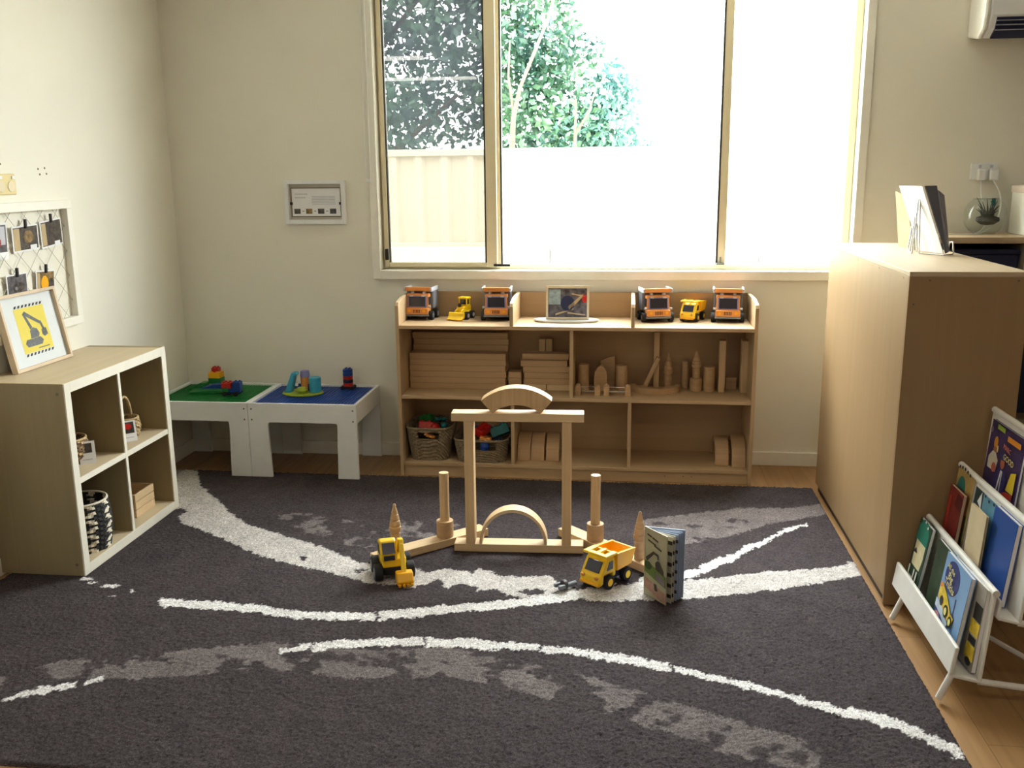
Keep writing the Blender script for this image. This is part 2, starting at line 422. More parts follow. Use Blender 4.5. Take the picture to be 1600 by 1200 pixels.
# looped blind cord at the left of the frame
cpts = []
for i in range(25):
    t = i / 24; z = 2.5 - t * 1.02; cpts.append((-1.330 - 0.012 * math.sin(t * PI * 0.5) + 0.004, WY - 0.032, z))
for i in range(9):
    a = PI + PI * i / 8; cpts.append((-1.325 + 0.0125 * math.cos(a), WY - 0.032, 1.48 + 0.02 * math.sin(a)))
for i in range(25):
    t = 1 - i / 24; z = 2.5 - t * 1.02; cpts.append((-1.310 - 0.003 * t, WY - 0.032, z))
cord = thing('blind_cord', 'thin white looped blind cord hanging at left side of window', 'cord', (0, 0, 0))
MB().tube(cpts, 0.0022, 6).build('cord_loop', M['white'], cord, smooth=True)
MB().box(-1.338, -1.312, WY - 0.036, WY - 0.02, 1.452, 1.466).build('cord_clip', M['white'], cord, bevel=0.002)

# ceiling lights: first two mirrored in the left pane, last two added as fill
LAMP = emit('lamp_diffuser', (1.0, 0.94, 0.84), 8.0)
for k, (x, y, lab) in enumerate(((-2.75, -0.35, 'ceiling light in the wider part of the room, nearer the window'),
                                 (-2.55, -2.6, 'ceiling light in the wider part of the room, at the rear wall'),
                                 (0.6, 0.6, 'added fill light over the open floor behind the book rack'),
                                 (1.9, -2.2, 'added fill light by the right rear corner'))):
    t = thing('ceiling_light', lab, 'ceiling light', (x, y, CZ), 0, 'white oblong ceiling lights')
    MB().box(-0.62, 0.62, -0.10, 0.10, -0.03, 0).build('housing', M['white'], t, bevel=0.006)
    MB().box(-0.60, 0.60, -0.085, 0.085, -0.055, -0.03).build('diffuser', LAMP, t, bevel=0.012)

# ------------------------------------------------------------------ outside the window
gr = struct(MB().box(-14, 14, WY + 0.2, 30, -0.45, -0.30).build('ground', M['ground']))
pl = thing('retaining_wall', 'low pale concrete retaining wall under the cream steel fence', 'wall', (0, 7.5, -0.30))
for k in range(9):
    MB().box(-7 + k * 1.6, -7 + k * 1.6 + 1.59, -0.06, 0.16, 0, 1.22).build('concrete_block', M['concrete'], pl, bevel=0.01)
fe = thing('steel_fence', 'cream ribbed sheet steel fence outside the window', 'fence', (0, 7.53, 0.92))
pw = 0.205; prof = [(0, 0), (0.028, -0.03), (0.075, -0.03), (0.103, 0), (pw, 0)]
pm = MB()
outl = prof + [(x, y + 0.004) for x, y in prof[::-1]]
pm.prism(outl, 2, 0.0, 0.72)
p0 = pm.build('fence_sheet', M['fence'], fe); p0.location = (-6.0, 0, 0)
for k in range(1, 60):
    c = p0.copy(); COL.objects.link(c); c.parent = fe; c.location = (-6.0 + k * pw, 0, 0)
MB().box(-6.0, 6.3, -0.045, 0.03, 0.70, 0.752).build('top_rail', M['fence'], fe, bevel=0.006)
MB().box(-6.0, 6.3, -0.045, 0.03, -0.01, 0.03).build('bottom_rail', M['fence'], fe, bevel=0.006)
for k in range(5):
    MB().box(-5.2 + k * 2.4, -5.14 + k * 2.4, 0.005, 0.06, 0, 0.75).build('fence_post', M['fence'], fe, bevel=0.004)

def leaf_material(name, a, b):
    m = bpy.data.materials.new(name); m.use_nodes = True
    nt = m.node_tree; nt.nodes.clear()
    out = nt.nodes.new('ShaderNodeOutputMaterial')
    tc = nt.nodes.new('ShaderNodeTexCoord')
    n = nt.nodes.new('ShaderNodeTexNoise'); n.inputs['Scale'].default_value = 2.5; n.inputs['Detail'].default_value = 3
    nt.links.new(tc.outputs['Object'], n.inputs['Vector'])
    r = nt.nodes.new('ShaderNodeValToRGB'); r.color_ramp.elements[0].color = srgb(*a); r.color_ramp.elements[1].color = srgb(*b)
    r.color_ramp.elements[0].position = 0.35; r.color_ramp.elements[1].position = 0.65
    nt.links.new(n.outputs['Fac'], r.inputs['Fac'])
    d = nt.nodes.new('ShaderNodeBsdfDiffuse'); t = nt.nodes.new('ShaderNodeBsdfTranslucent')
    nt.links.new(r.outputs['Color'], d.inputs['Color']); nt.links.new(r.outputs['Color'], t.inputs['Color'])
    g = nt.nodes.new('ShaderNodeBsdfGlossy'); g.inputs['Roughness'].default_value = 0.35
    mx = nt.nodes.new('ShaderNodeMixShader'); mx.inputs['Fac'].default_value = 0.3
    nt.links.new(d.outputs[0], mx.inputs[1]); nt.links.new(t.outputs[0], mx.inputs[2])
    m2 = nt.nodes.new('ShaderNodeMixShader'); m2.inputs['Fac'].default_value = 0.04
    nt.links.new(mx.outputs[0], m2.inputs[1]); nt.links.new(g.outputs[0], m2.inputs[2])
    nt.links.new(m2.outputs[0], out.inputs['Surface'])
    return m
def crown(lobes, n, size, material, parent, hang=0.3):
    """n folded leaves scattered in ellipsoid lobes (cx,cy,cz,rx,ry,rz)"""
    L = np.array(lobes, float); vol = L[:, 3] * L[:, 4] * L[:, 5]
    idx = rng.choice(len(L), n, p=vol / vol.sum())
    d = rng.normal(size=(n, 3)); d /= np.linalg.norm(d, axis=1)[:, None]
    rad = rng.random(n) ** (1 / 2.4)
    c = L[idx, :3] + d * rad[:, None] * L[idx, 3:]
    a = rng.normal(size=(n, 3)); a[:, 2] -= hang; a /= np.linalg.norm(a, axis=1)[:, None]
    b = np.cross(a, rng.normal(size=(n, 3))); b /= np.linalg.norm(b, axis=1)[:, None]
    nn = np.cross(a, b)
    s = size * (0.6 + 0.8 * rng.random(n))[:, None]
    v0 = c - a * s * 0.5; v2 = c + a * s * 0.5; v1 = c + b * s * 0.26 + nn * s * 0.08; v3 = c - b * s * 0.26 + nn * s * 0.08
    V = np.stack([v0, v1, v2, v3], 1).reshape(-1, 3)
    me = bpy.data.meshes.new('foliage')
    me.vertices.add(4 * n); me.vertices.foreach_set('co', V.ravel())
    F = np.arange(4 * n).reshape(n, 4)
    tri = np.concatenate([F[:, [0, 1, 2]], F[:, [0, 2, 3]]], 0)
    me.loops.add(tri.size); me.loops.foreach_set('vertex_index', tri.ravel())
    me.polygons.add(len(tri)); me.polygons.foreach_set('loop_start', np.arange(0, tri.size, 3)); me.polygons.foreach_set('loop_total', np.full(len(tri), 3))
    me.update(calc_edges=True); me.materials.append(material)
    o = bpy.data.objects.new('foliage', me); COL.objects.link(o); o.parent = parent; o['kind'] = 'stuff'
    return o
LD = leaf_material('dark_leaf', (30, 54, 54), (84, 116, 92))
LM = leaf_material('mid_leaf', (24, 52, 48), (66, 98, 66))
LP = leaf_material('pale_leaf', (48, 86, 84), (84, 122, 106))
t = thing('evergreen_tree', 'dark dense tree filling the left window pane behind the fence', 'tree', (-2.9, 9.3, -0.30))
MB().tube([(0, 0, 0), (0.05, 0, 1.4), (-0.1, 0.1, 2.6), (0.1, 0.1, 4.2)], [0.14, 0.11, 0.08, 0.04], 10).build('trunk', M['bark_d'], t, smooth=True)
for dx, dz, l in ((1, 2.0, 1.3), (-1, 2.4, 1.2), (1, 2.9, 1.0), (0.7, 3.4, 1.2)):
    MB().tube([(0, 0, dz - 0.4), (dx * l * .5, -.1, dz), (dx * l, -.2, dz + .5)], [0.05, 0.035, 0.015], 8).build('branch', M['bark_d'], t, smooth=True)
crown([(0, 0, 2.9, 1.5, 0.7, 1.0), (0.6, -0.2, 3.9, 1.3, 0.7, 0.9), (1.2, 0, 2.7, 0.9, 0.6, 0.7), (-0.8, 0, 3.8, 1.2, 0.7, 1.0), (0.9, -1.1, 2.25, 0.35, 0.7, 0.38), (1.3, -0.3, 3.3, 0.7, 0.5, 0.7), (0.8, 0, 2.2, 0.9, 0.4, 0.35)], 9500, 0.092, LD, t)
t = thing('slender_tree', 'mid green tree with pale slanting trunk behind the middle pane', 'tree', (-1.05, 8.9, -0.30))
MB().tube([(0.0, -0.35, 0), (0.0, -0.35, 1.6), (0.04, -0.4, 2.25), (0.10, -0.4, 2.5), (0.34, -0.4, 3.05), (0.6, -0.4, 3.9)], [0.045, 0.035, 0.022, 0.016, 0.012, 0.007], 10).build('trunk', M['bark'], t, smooth=True)
MB().tube([(0.04, -0.38, 2.3), (0.0, -0.4, 2.6), (0.01, -0.35, 2.9)], [0.014, 0.01, 0.006], 8).build('branch', M['bark'], t, smooth=True)
MB().tube([(0.56, -0.3, 0.9), (0.58, -0.4, 2.1), (0.585, -0.42, 2.4)], [0.02, 0.014, 0.008], 8).build('branch', M['bark'], t, smooth=True)
MB().tube([(0.58, -0.4, 2.1), (0.7, -0.42, 2.3), (0.76, -0.42, 2.5)], [0.012, 0.009, 0.006], 8).build('branch', M['bark'], t, smooth=True)
crown([(0.0, 0.1, 2.5, 0.55, 0.4, 0.6), (0.1, 0.2, 3.1, 0.55, 0.4, 0.6), (0.35, 0.1, 2.2, 0.6, 0.4, 0.35), (0.45, 0.1, 2.75, 0.42, 0.3, 0.35), (-0.2, 0.2, 3.7, 0.6, 0.4, 0.6), (0.2, 0.1, 3.75, 0.45, 0.3, 0.45)], 5600, 0.082, LM, t)
t = thing('garden_shrub', 'pale green shrub at the right end of the trees behind the fence', 'shrub', (-0.25, 9.0, -0.30))
MB().tube([(0, 0, 0), (0.02, 0, 1.2), (0.05, 0, 2.2)], [0.04, 0.03, 0.012], 8).build('stem', M['bark_d'], t, smooth=True)
crown([(0.02, 0, 2.3, 0.36, 0.3, 0.38), (0.12, 0, 2.55, 0.22, 0.2, 0.25), (-0.25, 0, 2.15, 0.35, 0.3, 0.3), (0.1, 0, 1.9, 0.45, 0.3, 0.3)], 2400, 0.075, LP, t)

# ------------------------------------------------------------------ rug: tufted pattern on a fine grid
RUG_WHITE=[[(-1.67,3.01),(-1.635,3.008),(-1.468,3.004),(-1.296,2.995),(-1.17,2.972),(-1.05,2.964),(-0.854,2.979),(-0.839,2.922),(-1.032,2.908),(-1.149,2.915),(-1.273,2.937),(-1.441,2.945),(-1.605,2.949),(-1.64,2.95)],
 [(-0.846,2.99),(-0.742,3.02),(-0.613,3.063),(-0.481,3.101),(-0.392,3.13),(-0.258,3.18),(-0.156,3.233),(-0.028,3.301),(-0.027,3.234),(-0.153,3.167),(-0.252,3.115),(-0.384,3.065),(-0.471,3.035),(-0.6,2.997),(-0.727,2.954),(-0.828,2.924)],
 [(0.067,3.373),(0.233,3.446),(0.293,3.467),(0.289,3.407),(0.229,3.369),(0.066,3.282)],
 [(0.298,3.504),(0.397,3.598),(0.452,3.644),(0.507,3.732),(0.57,3.782),(0.618,3.845),(0.691,3.928),(0.796,4.008),(0.79,3.977),(0.685,3.887),(0.611,3.796),(0.563,3.724),(0.5,3.666),(0.444,3.571),(0.389,3.518),(0.292,3.419)],
 [(-1.098,2.702),(-1.056,2.719),(-1.012,2.741),(-0.998,2.699),(-1.042,2.678),(-1.083,2.661)],
 [(-1.006,2.741),(-0.901,2.774),(-0.778,2.8),(-0.646,2.818),(-0.635,2.766),(-0.765,2.749),(-0.886,2.723),(-0.989,2.692)],
 [(-0.64,2.818),(-0.525,2.824),(-0.397,2.818),(-0.266,2.817),(-0.261,2.767),(-0.389,2.765),(-0.515,2.767),(-0.627,2.759)],
 [(-0.254,2.801),(-0.144,2.794),(-0.021,2.775),(0.06,2.757),(0.151,2.736),(0.149,2.681),(0.06,2.705),(-0.02,2.726),(-0.141,2.748),(-0.25,2.76)],
 [(0.164,2.717),(0.253,2.684),(0.328,2.662),(0.389,2.639),(0.385,2.602),(0.324,2.624),(0.25,2.646),(0.162,2.679)],
 [(0.39,2.631),(0.486,2.591),(0.604,2.542),(0.653,2.523),(0.643,2.477),(0.596,2.501),(0.481,2.556),(0.387,2.602)],
 [(0.648,2.533),(0.68,2.528),(0.765,2.483),(0.834,2.427),(0.909,2.363),(0.892,2.31),(0.818,2.375),(0.751,2.432),(0.669,2.478),(0.638,2.486)],
 [(-1.805,2.32),(-1.777,2.357),(-1.719,2.394),(-1.645,2.438),(-1.624,2.403),(-1.701,2.365),(-1.761,2.333),(-1.792,2.3)],
 [(-1.619,2.44),(-1.601,2.455),(-1.581,2.478),(-1.565,2.45),(-1.587,2.431),(-1.607,2.419)],
 [(-2.058,3.141),(-2.047,3.155),(-2.019,3.152),(-2.004,3.147),(-2.016,3.133),(-2.041,3.135)],
 [(-2.006,3.115),(-2,3.128),(-1.979,3.124),(-1.967,3.118),(-1.974,3.105),(-1.992,3.108)],
 [(-1.938,3.09),(-1.924,3.108),(-1.889,3.103),(-1.871,3.097),(-1.885,3.078),(-1.916,3.082)],
 [(-1.808,3.056),(-1.805,3.067),(-1.792,3.063),(-1.784,3.058),(-1.787,3.047),(-1.799,3.05)],
 [(-1.863,3.015),(-1.859,3.024),(-1.846,3.021),(-1.839,3.017),(-1.843,3.008),(-1.854,3.01)]]
RUG_CREAM=[[(-2.37,4.53),(-2.241,4.497),(-2.199,4.469),(-2.075,4.243),(-1.871,4.011),(-1.742,3.853),(-1.644,3.759),(-1.478,3.669),(-1.408,3.632),(-1.31,3.591),(-1.221,3.53),(-1.104,3.455),(-1.03,3.398),(-0.956,3.393),(-0.875,3.376),(-0.797,3.371),(-0.743,3.328),(-0.683,3.304),(-0.728,3.225),(-0.78,3.186),(-0.861,3.217),(-0.907,3.207),(-0.987,3.228),(-1.035,3.264),(-1.105,3.286),(-1.267,3.35),(-1.373,3.39),(-1.472,3.439),(-1.57,3.51),(-1.687,3.59),(-1.832,3.687),(-1.933,3.739),(-1.987,3.822),(-1.974,3.889),(-2.023,3.927),(-2.05,3.907)],
 [(-0.746,3.31),(-0.709,3.362),(-0.673,3.384),(-0.615,3.365),(-0.574,3.333),(-0.552,3.383),(-0.501,3.376),(-0.481,3.336),(-0.441,3.334),(-0.386,3.322),(-0.338,3.333),(-0.296,3.355),(-0.265,3.334),(-0.242,3.285),(-0.198,3.272),(-0.155,3.21),(-0.176,3.181),(-0.236,3.202),(-0.28,3.166),(-0.36,3.152),(-0.419,3.162),(-0.448,3.203),(-0.486,3.205),(-0.535,3.178),(-0.527,3.217),(-0.594,3.244),(-0.644,3.2),(-0.67,3.214),(-0.667,3.271),(-0.716,3.284)],
 [(-0.154,3.205),(-0.028,3.278),(0.078,3.34),(0.229,3.36),(0.306,3.379),(0.553,3.469),(0.652,3.49),(0.803,3.536),(0.851,3.559),(0.875,3.592),(0.911,3.589),(0.915,3.517),(0.907,3.48),(0.856,3.452),(0.651,3.346),(0.529,3.295),(0.41,3.251),(0.27,3.21),(0.065,3.169),(-0.094,3.148),(-0.164,3.172)]]
RUG_HOLES=[[(-0.381,3.199),(-0.344,3.224),(-0.284,3.214),(-0.28,3.193),(-0.315,3.173),(-0.356,3.18)],
 [(-0.722,3.231),(-0.675,3.265),(-0.653,3.238),(-0.663,3.203),(-0.706,3.199)],
 [(-1.292,3.437),(-1.262,3.433),(-1.251,3.395),(-1.271,3.4)],
 [(-1.035,3.336),(-0.979,3.335),(-0.978,3.311),(-1.02,3.307)]]
RUG_DIM=[[(-1.947,2.452),(-1.813,2.507),(-1.723,2.571),(-1.612,2.605),(-1.49,2.62),(-1.38,2.663),(-1.286,2.696),(-1.149,2.735),(-1.014,2.721),(-0.84,2.711),(-0.718,2.73),(-0.556,2.762),(-0.405,2.729),(-0.278,2.684),(-0.135,2.639),(-0.018,2.593),(0.058,2.556),(0.167,2.511),(0.272,2.457),(0.405,2.4),(0.527,2.325),(0.498,2.17),(0.383,2.238),(0.257,2.291),(0.159,2.341),(0.056,2.384),(-0.015,2.42),(-0.126,2.463),(-0.26,2.506),(-0.38,2.549),(-0.522,2.581),(-0.676,2.555),(-0.792,2.542),(-0.957,2.553),(-1.086,2.569),(-1.218,2.538),(-1.309,2.511),(-1.416,2.476),(-1.534,2.465),(-1.643,2.437),(-1.732,2.382),(-1.864,2.335)],
 [(0.073,3.97),(0.331,4.091),(0.536,4.169),(0.766,4.191),(0.923,4.274),(0.898,4.121),(0.623,3.976),(0.501,3.86),(0.333,3.751),(0.121,3.655),(0.044,3.688)],
 [(-1.583,3.868),(-1.453,3.922),(-1.158,3.829),(-0.825,3.884),(-0.704,3.849),(-0.664,3.619),(-0.972,3.555),(-1.135,3.559),(-1.272,3.645),(-1.414,3.727)]]

def inside(poly, X, Y):
    r = np.zeros(X.shape, bool); n = len(poly)
    for i in range(n):
        x1, y1 = poly[i]; x2, y2 = poly[(i + 1) % n]
        if y1 == y2: continue
        c = ((y1 > Y) != (y2 > Y)) & (X < (x2 - x1) * (Y - y1) / (y2 - y1) + x1)
        r ^= c
    return r
def smooth_noise(X, Y, cell, seed):
    g = np.random.default_rng(seed).random((260, 260))
    u = (X + 3.0) / cell; v = (Y + 0.5) / cell
    i = np.floor(u).astype(int) % 259; j = np.floor(v).astype(int) % 259; fu = u - np.floor(u); fv = v - np.floor(v)
    fu = fu * fu * (3 - 2 * fu); fv = fv * fv * (3 - 2 * fv)
    return (g[i, j] * (1 - fu) + g[i + 1, j] * fu) * (1 - fv) + (g[i, j + 1] * (1 - fu) + g[i + 1, j + 1] * fu) * fv
def build_rug():
    xa, xb, ya, yb = -2.36, 0.903, 2.03, 4.492
    st = 0.0052
    nx = int((xb - xa) / st) + 1; ny = int((yb - ya) / st) + 1
    xs = np.linspace(xa, xb, nx); ys = np.linspace(ya, yb, ny)
    X, Y = np.meshgrid(xs, ys, indexing='ij')
    r2 = np.random.default_rng(3)
    jx = r2.uniform(-1, 1, X.shape) * st * 0.30; jy = r2.uniform(-1, 1, X.shape) * st * 0.30
    # sample the pattern with a little tuft raggedness
    wx = (smooth_noise(X, Y, 0.021, 11) - 0.5) * 0.014 + r2.normal(0, 0.0022, X.shape)
    wy = (smooth_noise(X, Y, 0.021, 12) - 0.5) * 0.020 + r2.normal(0, 0.0030, X.shape)
    PX, PY = X + wx, Y + wy
    base = np.array(srgb(73, 66, 68)[:3]); dim = np.array(srgb(134, 125, 124)[:3]); cream = np.array(srgb(196, 190, 186)[:3]); white = np.array(srgb(226, 223, 222)[:3])
    col = np.tile(base, X.shape + (1,))
    blot = 0.5 * smooth_noise(X, Y, 0.075, 21) + 0.32 * smooth_noise(X, Y, 0.034, 22) + 0.18 * smooth_noise(X, Y, 0.016, 23)
    for k, q in enumerate(RUG_DIM):
        m = inside(q, PX, PY)
        w = np.clip((blot - (0.44, 0.20, 0.55)[k]) / (0.07, 0.10, 0.10)[k], 0, 1) * (0.72 + 0.28 * smooth_noise(X, Y, 0.05, 24)) * m
        col += (dim * (0.80, 0.88, 0.85)[k] - col) * w[..., None]
    hole = np.zeros(X.shape, bool)
    for q in RUG_HOLES: hole |= inside(q, PX, PY)
    hgt = np.zeros(X.shape)
    for k, q in enumerate(RUG_CREAM):
        m = inside(q, PX, PY) & ~hole; col[m] = cream; hgt[m] = 0.0
    for q in RUG_WHITE:
        m = inside(q, PX, PY); col[m] = white
    col *= (1.0 + 0.46 * (r2.random(X.shape) - 0.5) + 0.22 * (smooth_noise(X, Y, 0.05, 31) - 0.5) + 0.10 * (smooth_noise(X, Y, 0.25, 32) - 0.5))[..., None]
    Zt = -0.006 * r2.random(X.shape)
    edge = np.minimum(np.minimum(X - xa, xb - X), np.minimum(Y - ya, yb - Y))
    Zt -= np.clip(1 - edge / 0.012, 0, 1) ** 2 * 0.0085
    V = np.stack([X + jx, Y + jy, Zt], -1).reshape(-1, 3)
    idx = np.arange(nx * ny).reshape(nx, ny)
    Q = np.stack([idx[:-1, :-1], idx[1:, :-1], idx[1:, 1:], idx[:-1, 1:]], -1).reshape(-1, 4)
    me = bpy.data.meshes.new('rug')
    me.vertices.add(len(V)); me.vertices.foreach_set('co', V.ravel())
    me.loops.add(Q.size); me.loops.foreach_set('vertex_index', Q.ravel())
    me.polygons.add(len(Q)); me.polygons.foreach_set('loop_start', np.arange(0, Q.size, 4)); me.polygons.foreach_set('loop_total', np.full(len(Q), 4))
    me.update(calc_edges=True)
    at = me.color_attributes.new('tuft_colour', 'FLOAT_COLOR', 'POINT')
    at.data.foreach_set('color', np.concatenate([col.reshape(-1, 3), np.ones((len(V), 1))], 1).ravel())
    m, nt, p = _nt('tufted_wool')
    a = nt.nodes.new('ShaderNodeVertexColor'); a.layer_name = 'tuft_colour'
    tc = nt.nodes.new('ShaderNodeTexCoord'); n = nt.nodes.new('ShaderNodeTexNoise'); n.inputs['Scale'].default_value = 260; n.inputs['Detail'].default_value = 2
    nt.links.new(tc.outputs['Object'], n.inputs['Vector'])
    r = nt.nodes.new('ShaderNodeValToRGB'); r.color_ramp.elements[0].color = (0.5, 0.5, 0.5, 1); r.color_ramp.elements[1].color = (1.35, 1.35, 1.35, 1)
    r.color_ramp.elements[0].position = 0.3; r.color_ramp.elements[1].position = 0.7
    nt.links.new(n.outputs['Fac'], r.inputs['Fac'])
    mx = nt.nodes.new('ShaderNodeMix'); mx.data_type = 'RGBA'; mx.blend_type = 'MULTIPLY'; mx.inputs['Factor'].default_value = 1.0
    nt.links.new(a.outputs['Color'], mx.inputs['A']); nt.links.new(r.outputs['Color'], mx.inputs['B'])
    nt.links.new(mx.outputs['Result'], p.inputs['Base Color'])
    p.inputs['Roughness'].default_value = 0.95; p.inputs['Specular IOR Level'].default_value = 0.1
    b = nt.nodes.new('ShaderNodeBump'); b.inputs['Strength'].default_value = 0.5; b.inputs['Distance'].default_value = 0.003
    nt.links.new(n.outputs['Fac'], b.inputs['Height']); nt.links.new(b.outputs['Normal'], p.inputs['Normal'])
    me.materials.append(m)
    t = thing('rug', 'large charcoal tufted rug with white road stripes and pale splashes', 'rug', (0, 0, 0))
    o = bpy.data.objects.new('pile', me); COL.objects.link(o); o.parent = t
    bk = mat('rug_backing', (84, 66, 56), 0.9)
    MB().box(xa + .002, xb - .002, ya + .002, yb - .002, FZ, FZ + 0.004).build('backing', bk, t)
    return t
build_rug()

# ------------------------------------------------------------------ long low toy shelf under the window
SX0, SX1, SY0, SY1 = -1.131, 0.617, 4.515, 4.855
sh = thing('toy_shelf', 'long low birch plywood toy shelf standing under the window', 'shelf', (0, 0, 0))
pt = 0.018
ztop, zmid, zbot = 0.764, 0.410, 0.061
def chamfer(z0, zf, zb, y0, y1): return [(y0, z0), (y1, z0), (y1, zb), (y0 + 0.115, zb), (y0 + 0.09, zb - 0.004), (y0 + 0.012, zf + 0.004), (y0, zf - 0.012)]
for x in (SX0, SX1 - pt):
    MB().prism(chamfer(FZ, 0.872, 0.892, SY0, SY1), 0, x, x + pt).build('side_panel', M['birch_z'], sh, bevel=0.003)
iy1 = SY1 - 0.012
MB().box(SX0 + pt, SX1 - pt, SY0, iy1, ztop - pt, ztop).build('top_shelf', M['birch'], sh, bevel=0.002)
MB().box(SX0 + pt, SX1 - pt, SY0 + 0.004, iy1, zmid - pt, zmid).build('middle_shelf', M['birch'], sh, bevel=0.002)
MB().box(SX0 + pt, SX1 - pt, SY0 + 0.004, iy1, zbot - pt, zbot).build('bottom_shelf', M['birch'], sh, bevel=0.002)
MB().box(SX0 + pt, SX1 - pt, SY0 + 0.014, SY0 + 0.03, FZ, zbot - pt).build('plinth', M['birch'], sh, bevel=0.002)
MB().box(SX0 + pt, SX1 - pt, iy1, SY1, FZ + 0.03, 0.892).build('back_panel', M['birch_dark'], sh)
for x in (-0.555, 0.030):
    MB().prism(chamfer(ztop, 0.872, 0.892, SY0, iy1), 0, x - pt / 2, x + pt / 2).build('top_divider', M['birch_z'], sh, bevel=0.003)
MB().box(-0.264 - pt / 2, -0.264 + pt / 2, SY0 + 0.012, iy1, zmid, ztop - pt).build('divider', M['birch_z'], sh, bevel=0.002)
for x in (-0.555, 0.022):
    MB().box(x - pt / 2, x + pt / 2, SY0 + 0.012, iy1, zbot, zmid - pt).build('divider', M['birch_z'], sh, bevel=0.002)
for x, z in ((0.20, 0.052), (0.29, 0.052), (0.33, 0.052)): MB().cyl((x, SY0 + 0.0125, z - .03), (x, SY0 + 0.015, z - .03), 0.003, n=8).build('screw', M['screw'], sh)

# ------------------------------------------------------------------ cube shelf by the left wall
kx1, kx0, ky0, ky1, kh = -2.042, -2.398, 3.162, 3.942, 0.753
ka = thing('cube_shelf', 'two by two cube shelf with wood veneer sides and white front edges', 'shelf', (0, 0, 0))
ft = 0.038
def edged(nm, x0, x1, y0, y1, z0, z1, m, ax):
    o = MB().box(x0, x1 - 0.006, y0, y1, z0, z1).build(nm, m, ka)
    MB().box(x1 - 0.006, x1, y0, y1, z0, z1).build('front_edge', M['edge_white'], o, bevel=0.001)
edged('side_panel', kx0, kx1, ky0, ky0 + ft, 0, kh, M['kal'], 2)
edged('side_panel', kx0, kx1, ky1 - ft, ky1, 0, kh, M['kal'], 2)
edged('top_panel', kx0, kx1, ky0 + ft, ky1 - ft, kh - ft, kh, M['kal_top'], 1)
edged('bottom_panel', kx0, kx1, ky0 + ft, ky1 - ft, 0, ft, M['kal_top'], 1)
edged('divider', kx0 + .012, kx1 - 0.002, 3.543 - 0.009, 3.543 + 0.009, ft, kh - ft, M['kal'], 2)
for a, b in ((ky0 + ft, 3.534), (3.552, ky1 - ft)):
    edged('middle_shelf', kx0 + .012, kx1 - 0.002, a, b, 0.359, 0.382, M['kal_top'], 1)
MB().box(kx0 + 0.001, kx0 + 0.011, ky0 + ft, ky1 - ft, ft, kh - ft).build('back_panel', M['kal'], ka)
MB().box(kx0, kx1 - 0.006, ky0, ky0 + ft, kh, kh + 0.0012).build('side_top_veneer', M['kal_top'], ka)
for z in (0.045, 0.715): MB().cyl((kx1 - 0.03, ky0 - 0.001, z), (kx1 - 0.03, ky0 + 0.002, z), 0.006, n=10).build('screw', M['screw'], ka)

# ------------------------------------------------------------------ tall cabinet on the right
cx0, cx1, cy0, cy1, ch = 0.916, 1.292, 3.232, 4.492, 1.167
cb = thing('tall_cabinet', 'tall plain plywood cabinet at the right, side on to the rug', 'cabinet', (0, 0, 0))
MB().box(cx0, cx0 + 0.018, cy0 + 0.012, cy1, FZ + 0.035, ch - 0.016).build('side_panel', M['cab'], cb, bevel=0.0015)
MB().box(cx1 - 0.018, cx1, cy0 + 0.012, cy1, FZ, ch - 0.016).build('side_panel', M['cab'], cb, bevel=0.0015)
MB().box(cx0, cx1, cy0, cy0 + 0.012, FZ + 0.004, ch - 0.016).build('end_panel', M['cab'], cb, bevel=0.0015)
MB().box(cx0 + .018, cx1 - .018, cy1 - 0.012, cy1, FZ, ch - 0.016).build('end_panel', M['cab'], cb, bevel=0.0015)
MB().box(cx0, cx1, cy0, cy1, ch - 0.016, ch).build('top_panel', wood('cabinet_top', (200, 180, 150), 1, 5, 0.05), cb, bevel=0.0015)
MB().box(cx0 + 0.012, cx1 - 0.018, cy0 + 0.012, cy1 - 0.012, FZ, FZ + 0.035).build('plinth', mat('dark_plinth', (58, 46, 36), 0.7), cb)
for y in (3.30, 3.62, 3.95, 4.28, 4.45): MB().cyl((cx0 - 0.0008, y, ch - 0.026), (cx0 + 0.001, y, ch - 0.026), 0.004, n=8).build('screw', M['screw'], cb)
for x, z in ((0.98, ch - .028), (1.255, ch - .028), (0.935, 1.06)): MB().cyl((x, cy0 - 0.0008, z), (x, cy0 + 0.001, z), 0.004, n=8).build('screw', M['screw'], cb)

# wall unit behind the cabinet
bu = thing('bench_shelf_unit', 'pale wood shelf unit with dark blue inside, against the wall behind the cabinet', 'shelf', (0, 0, 0))
MB().box(1.345, 2.75, 4.52, WY - 0.004, 1.162, 1.190).build('top_panel', wood('unit_top', (196, 172, 138), 0, 6, .06), bu, bevel=0.002)
for x in (1.345, 1.775, 2.30, 2.73): MB().box(x, x + 0.02, 4.54, WY - 0.004, FZ, 1.162).build('upright', mat('unit_edge_cream', (206, 196, 170), .5) if x == 1.345 else bu.children[1].data.materials[0], bu)
MB().box(1.365, 2.73, WY - 0.016, WY - 0.006, FZ, 1.162).build('back_panel', M['navy'], bu)
for z in (0.28, 0.72):
    for a, b in ((1.365, 1.775), (1.795, 2.30), (2.32, 2.73)): MB().box(a, b, 4.55, WY - 0.016, z, z + 0.018).build('shelf_board', M['birch'], bu)
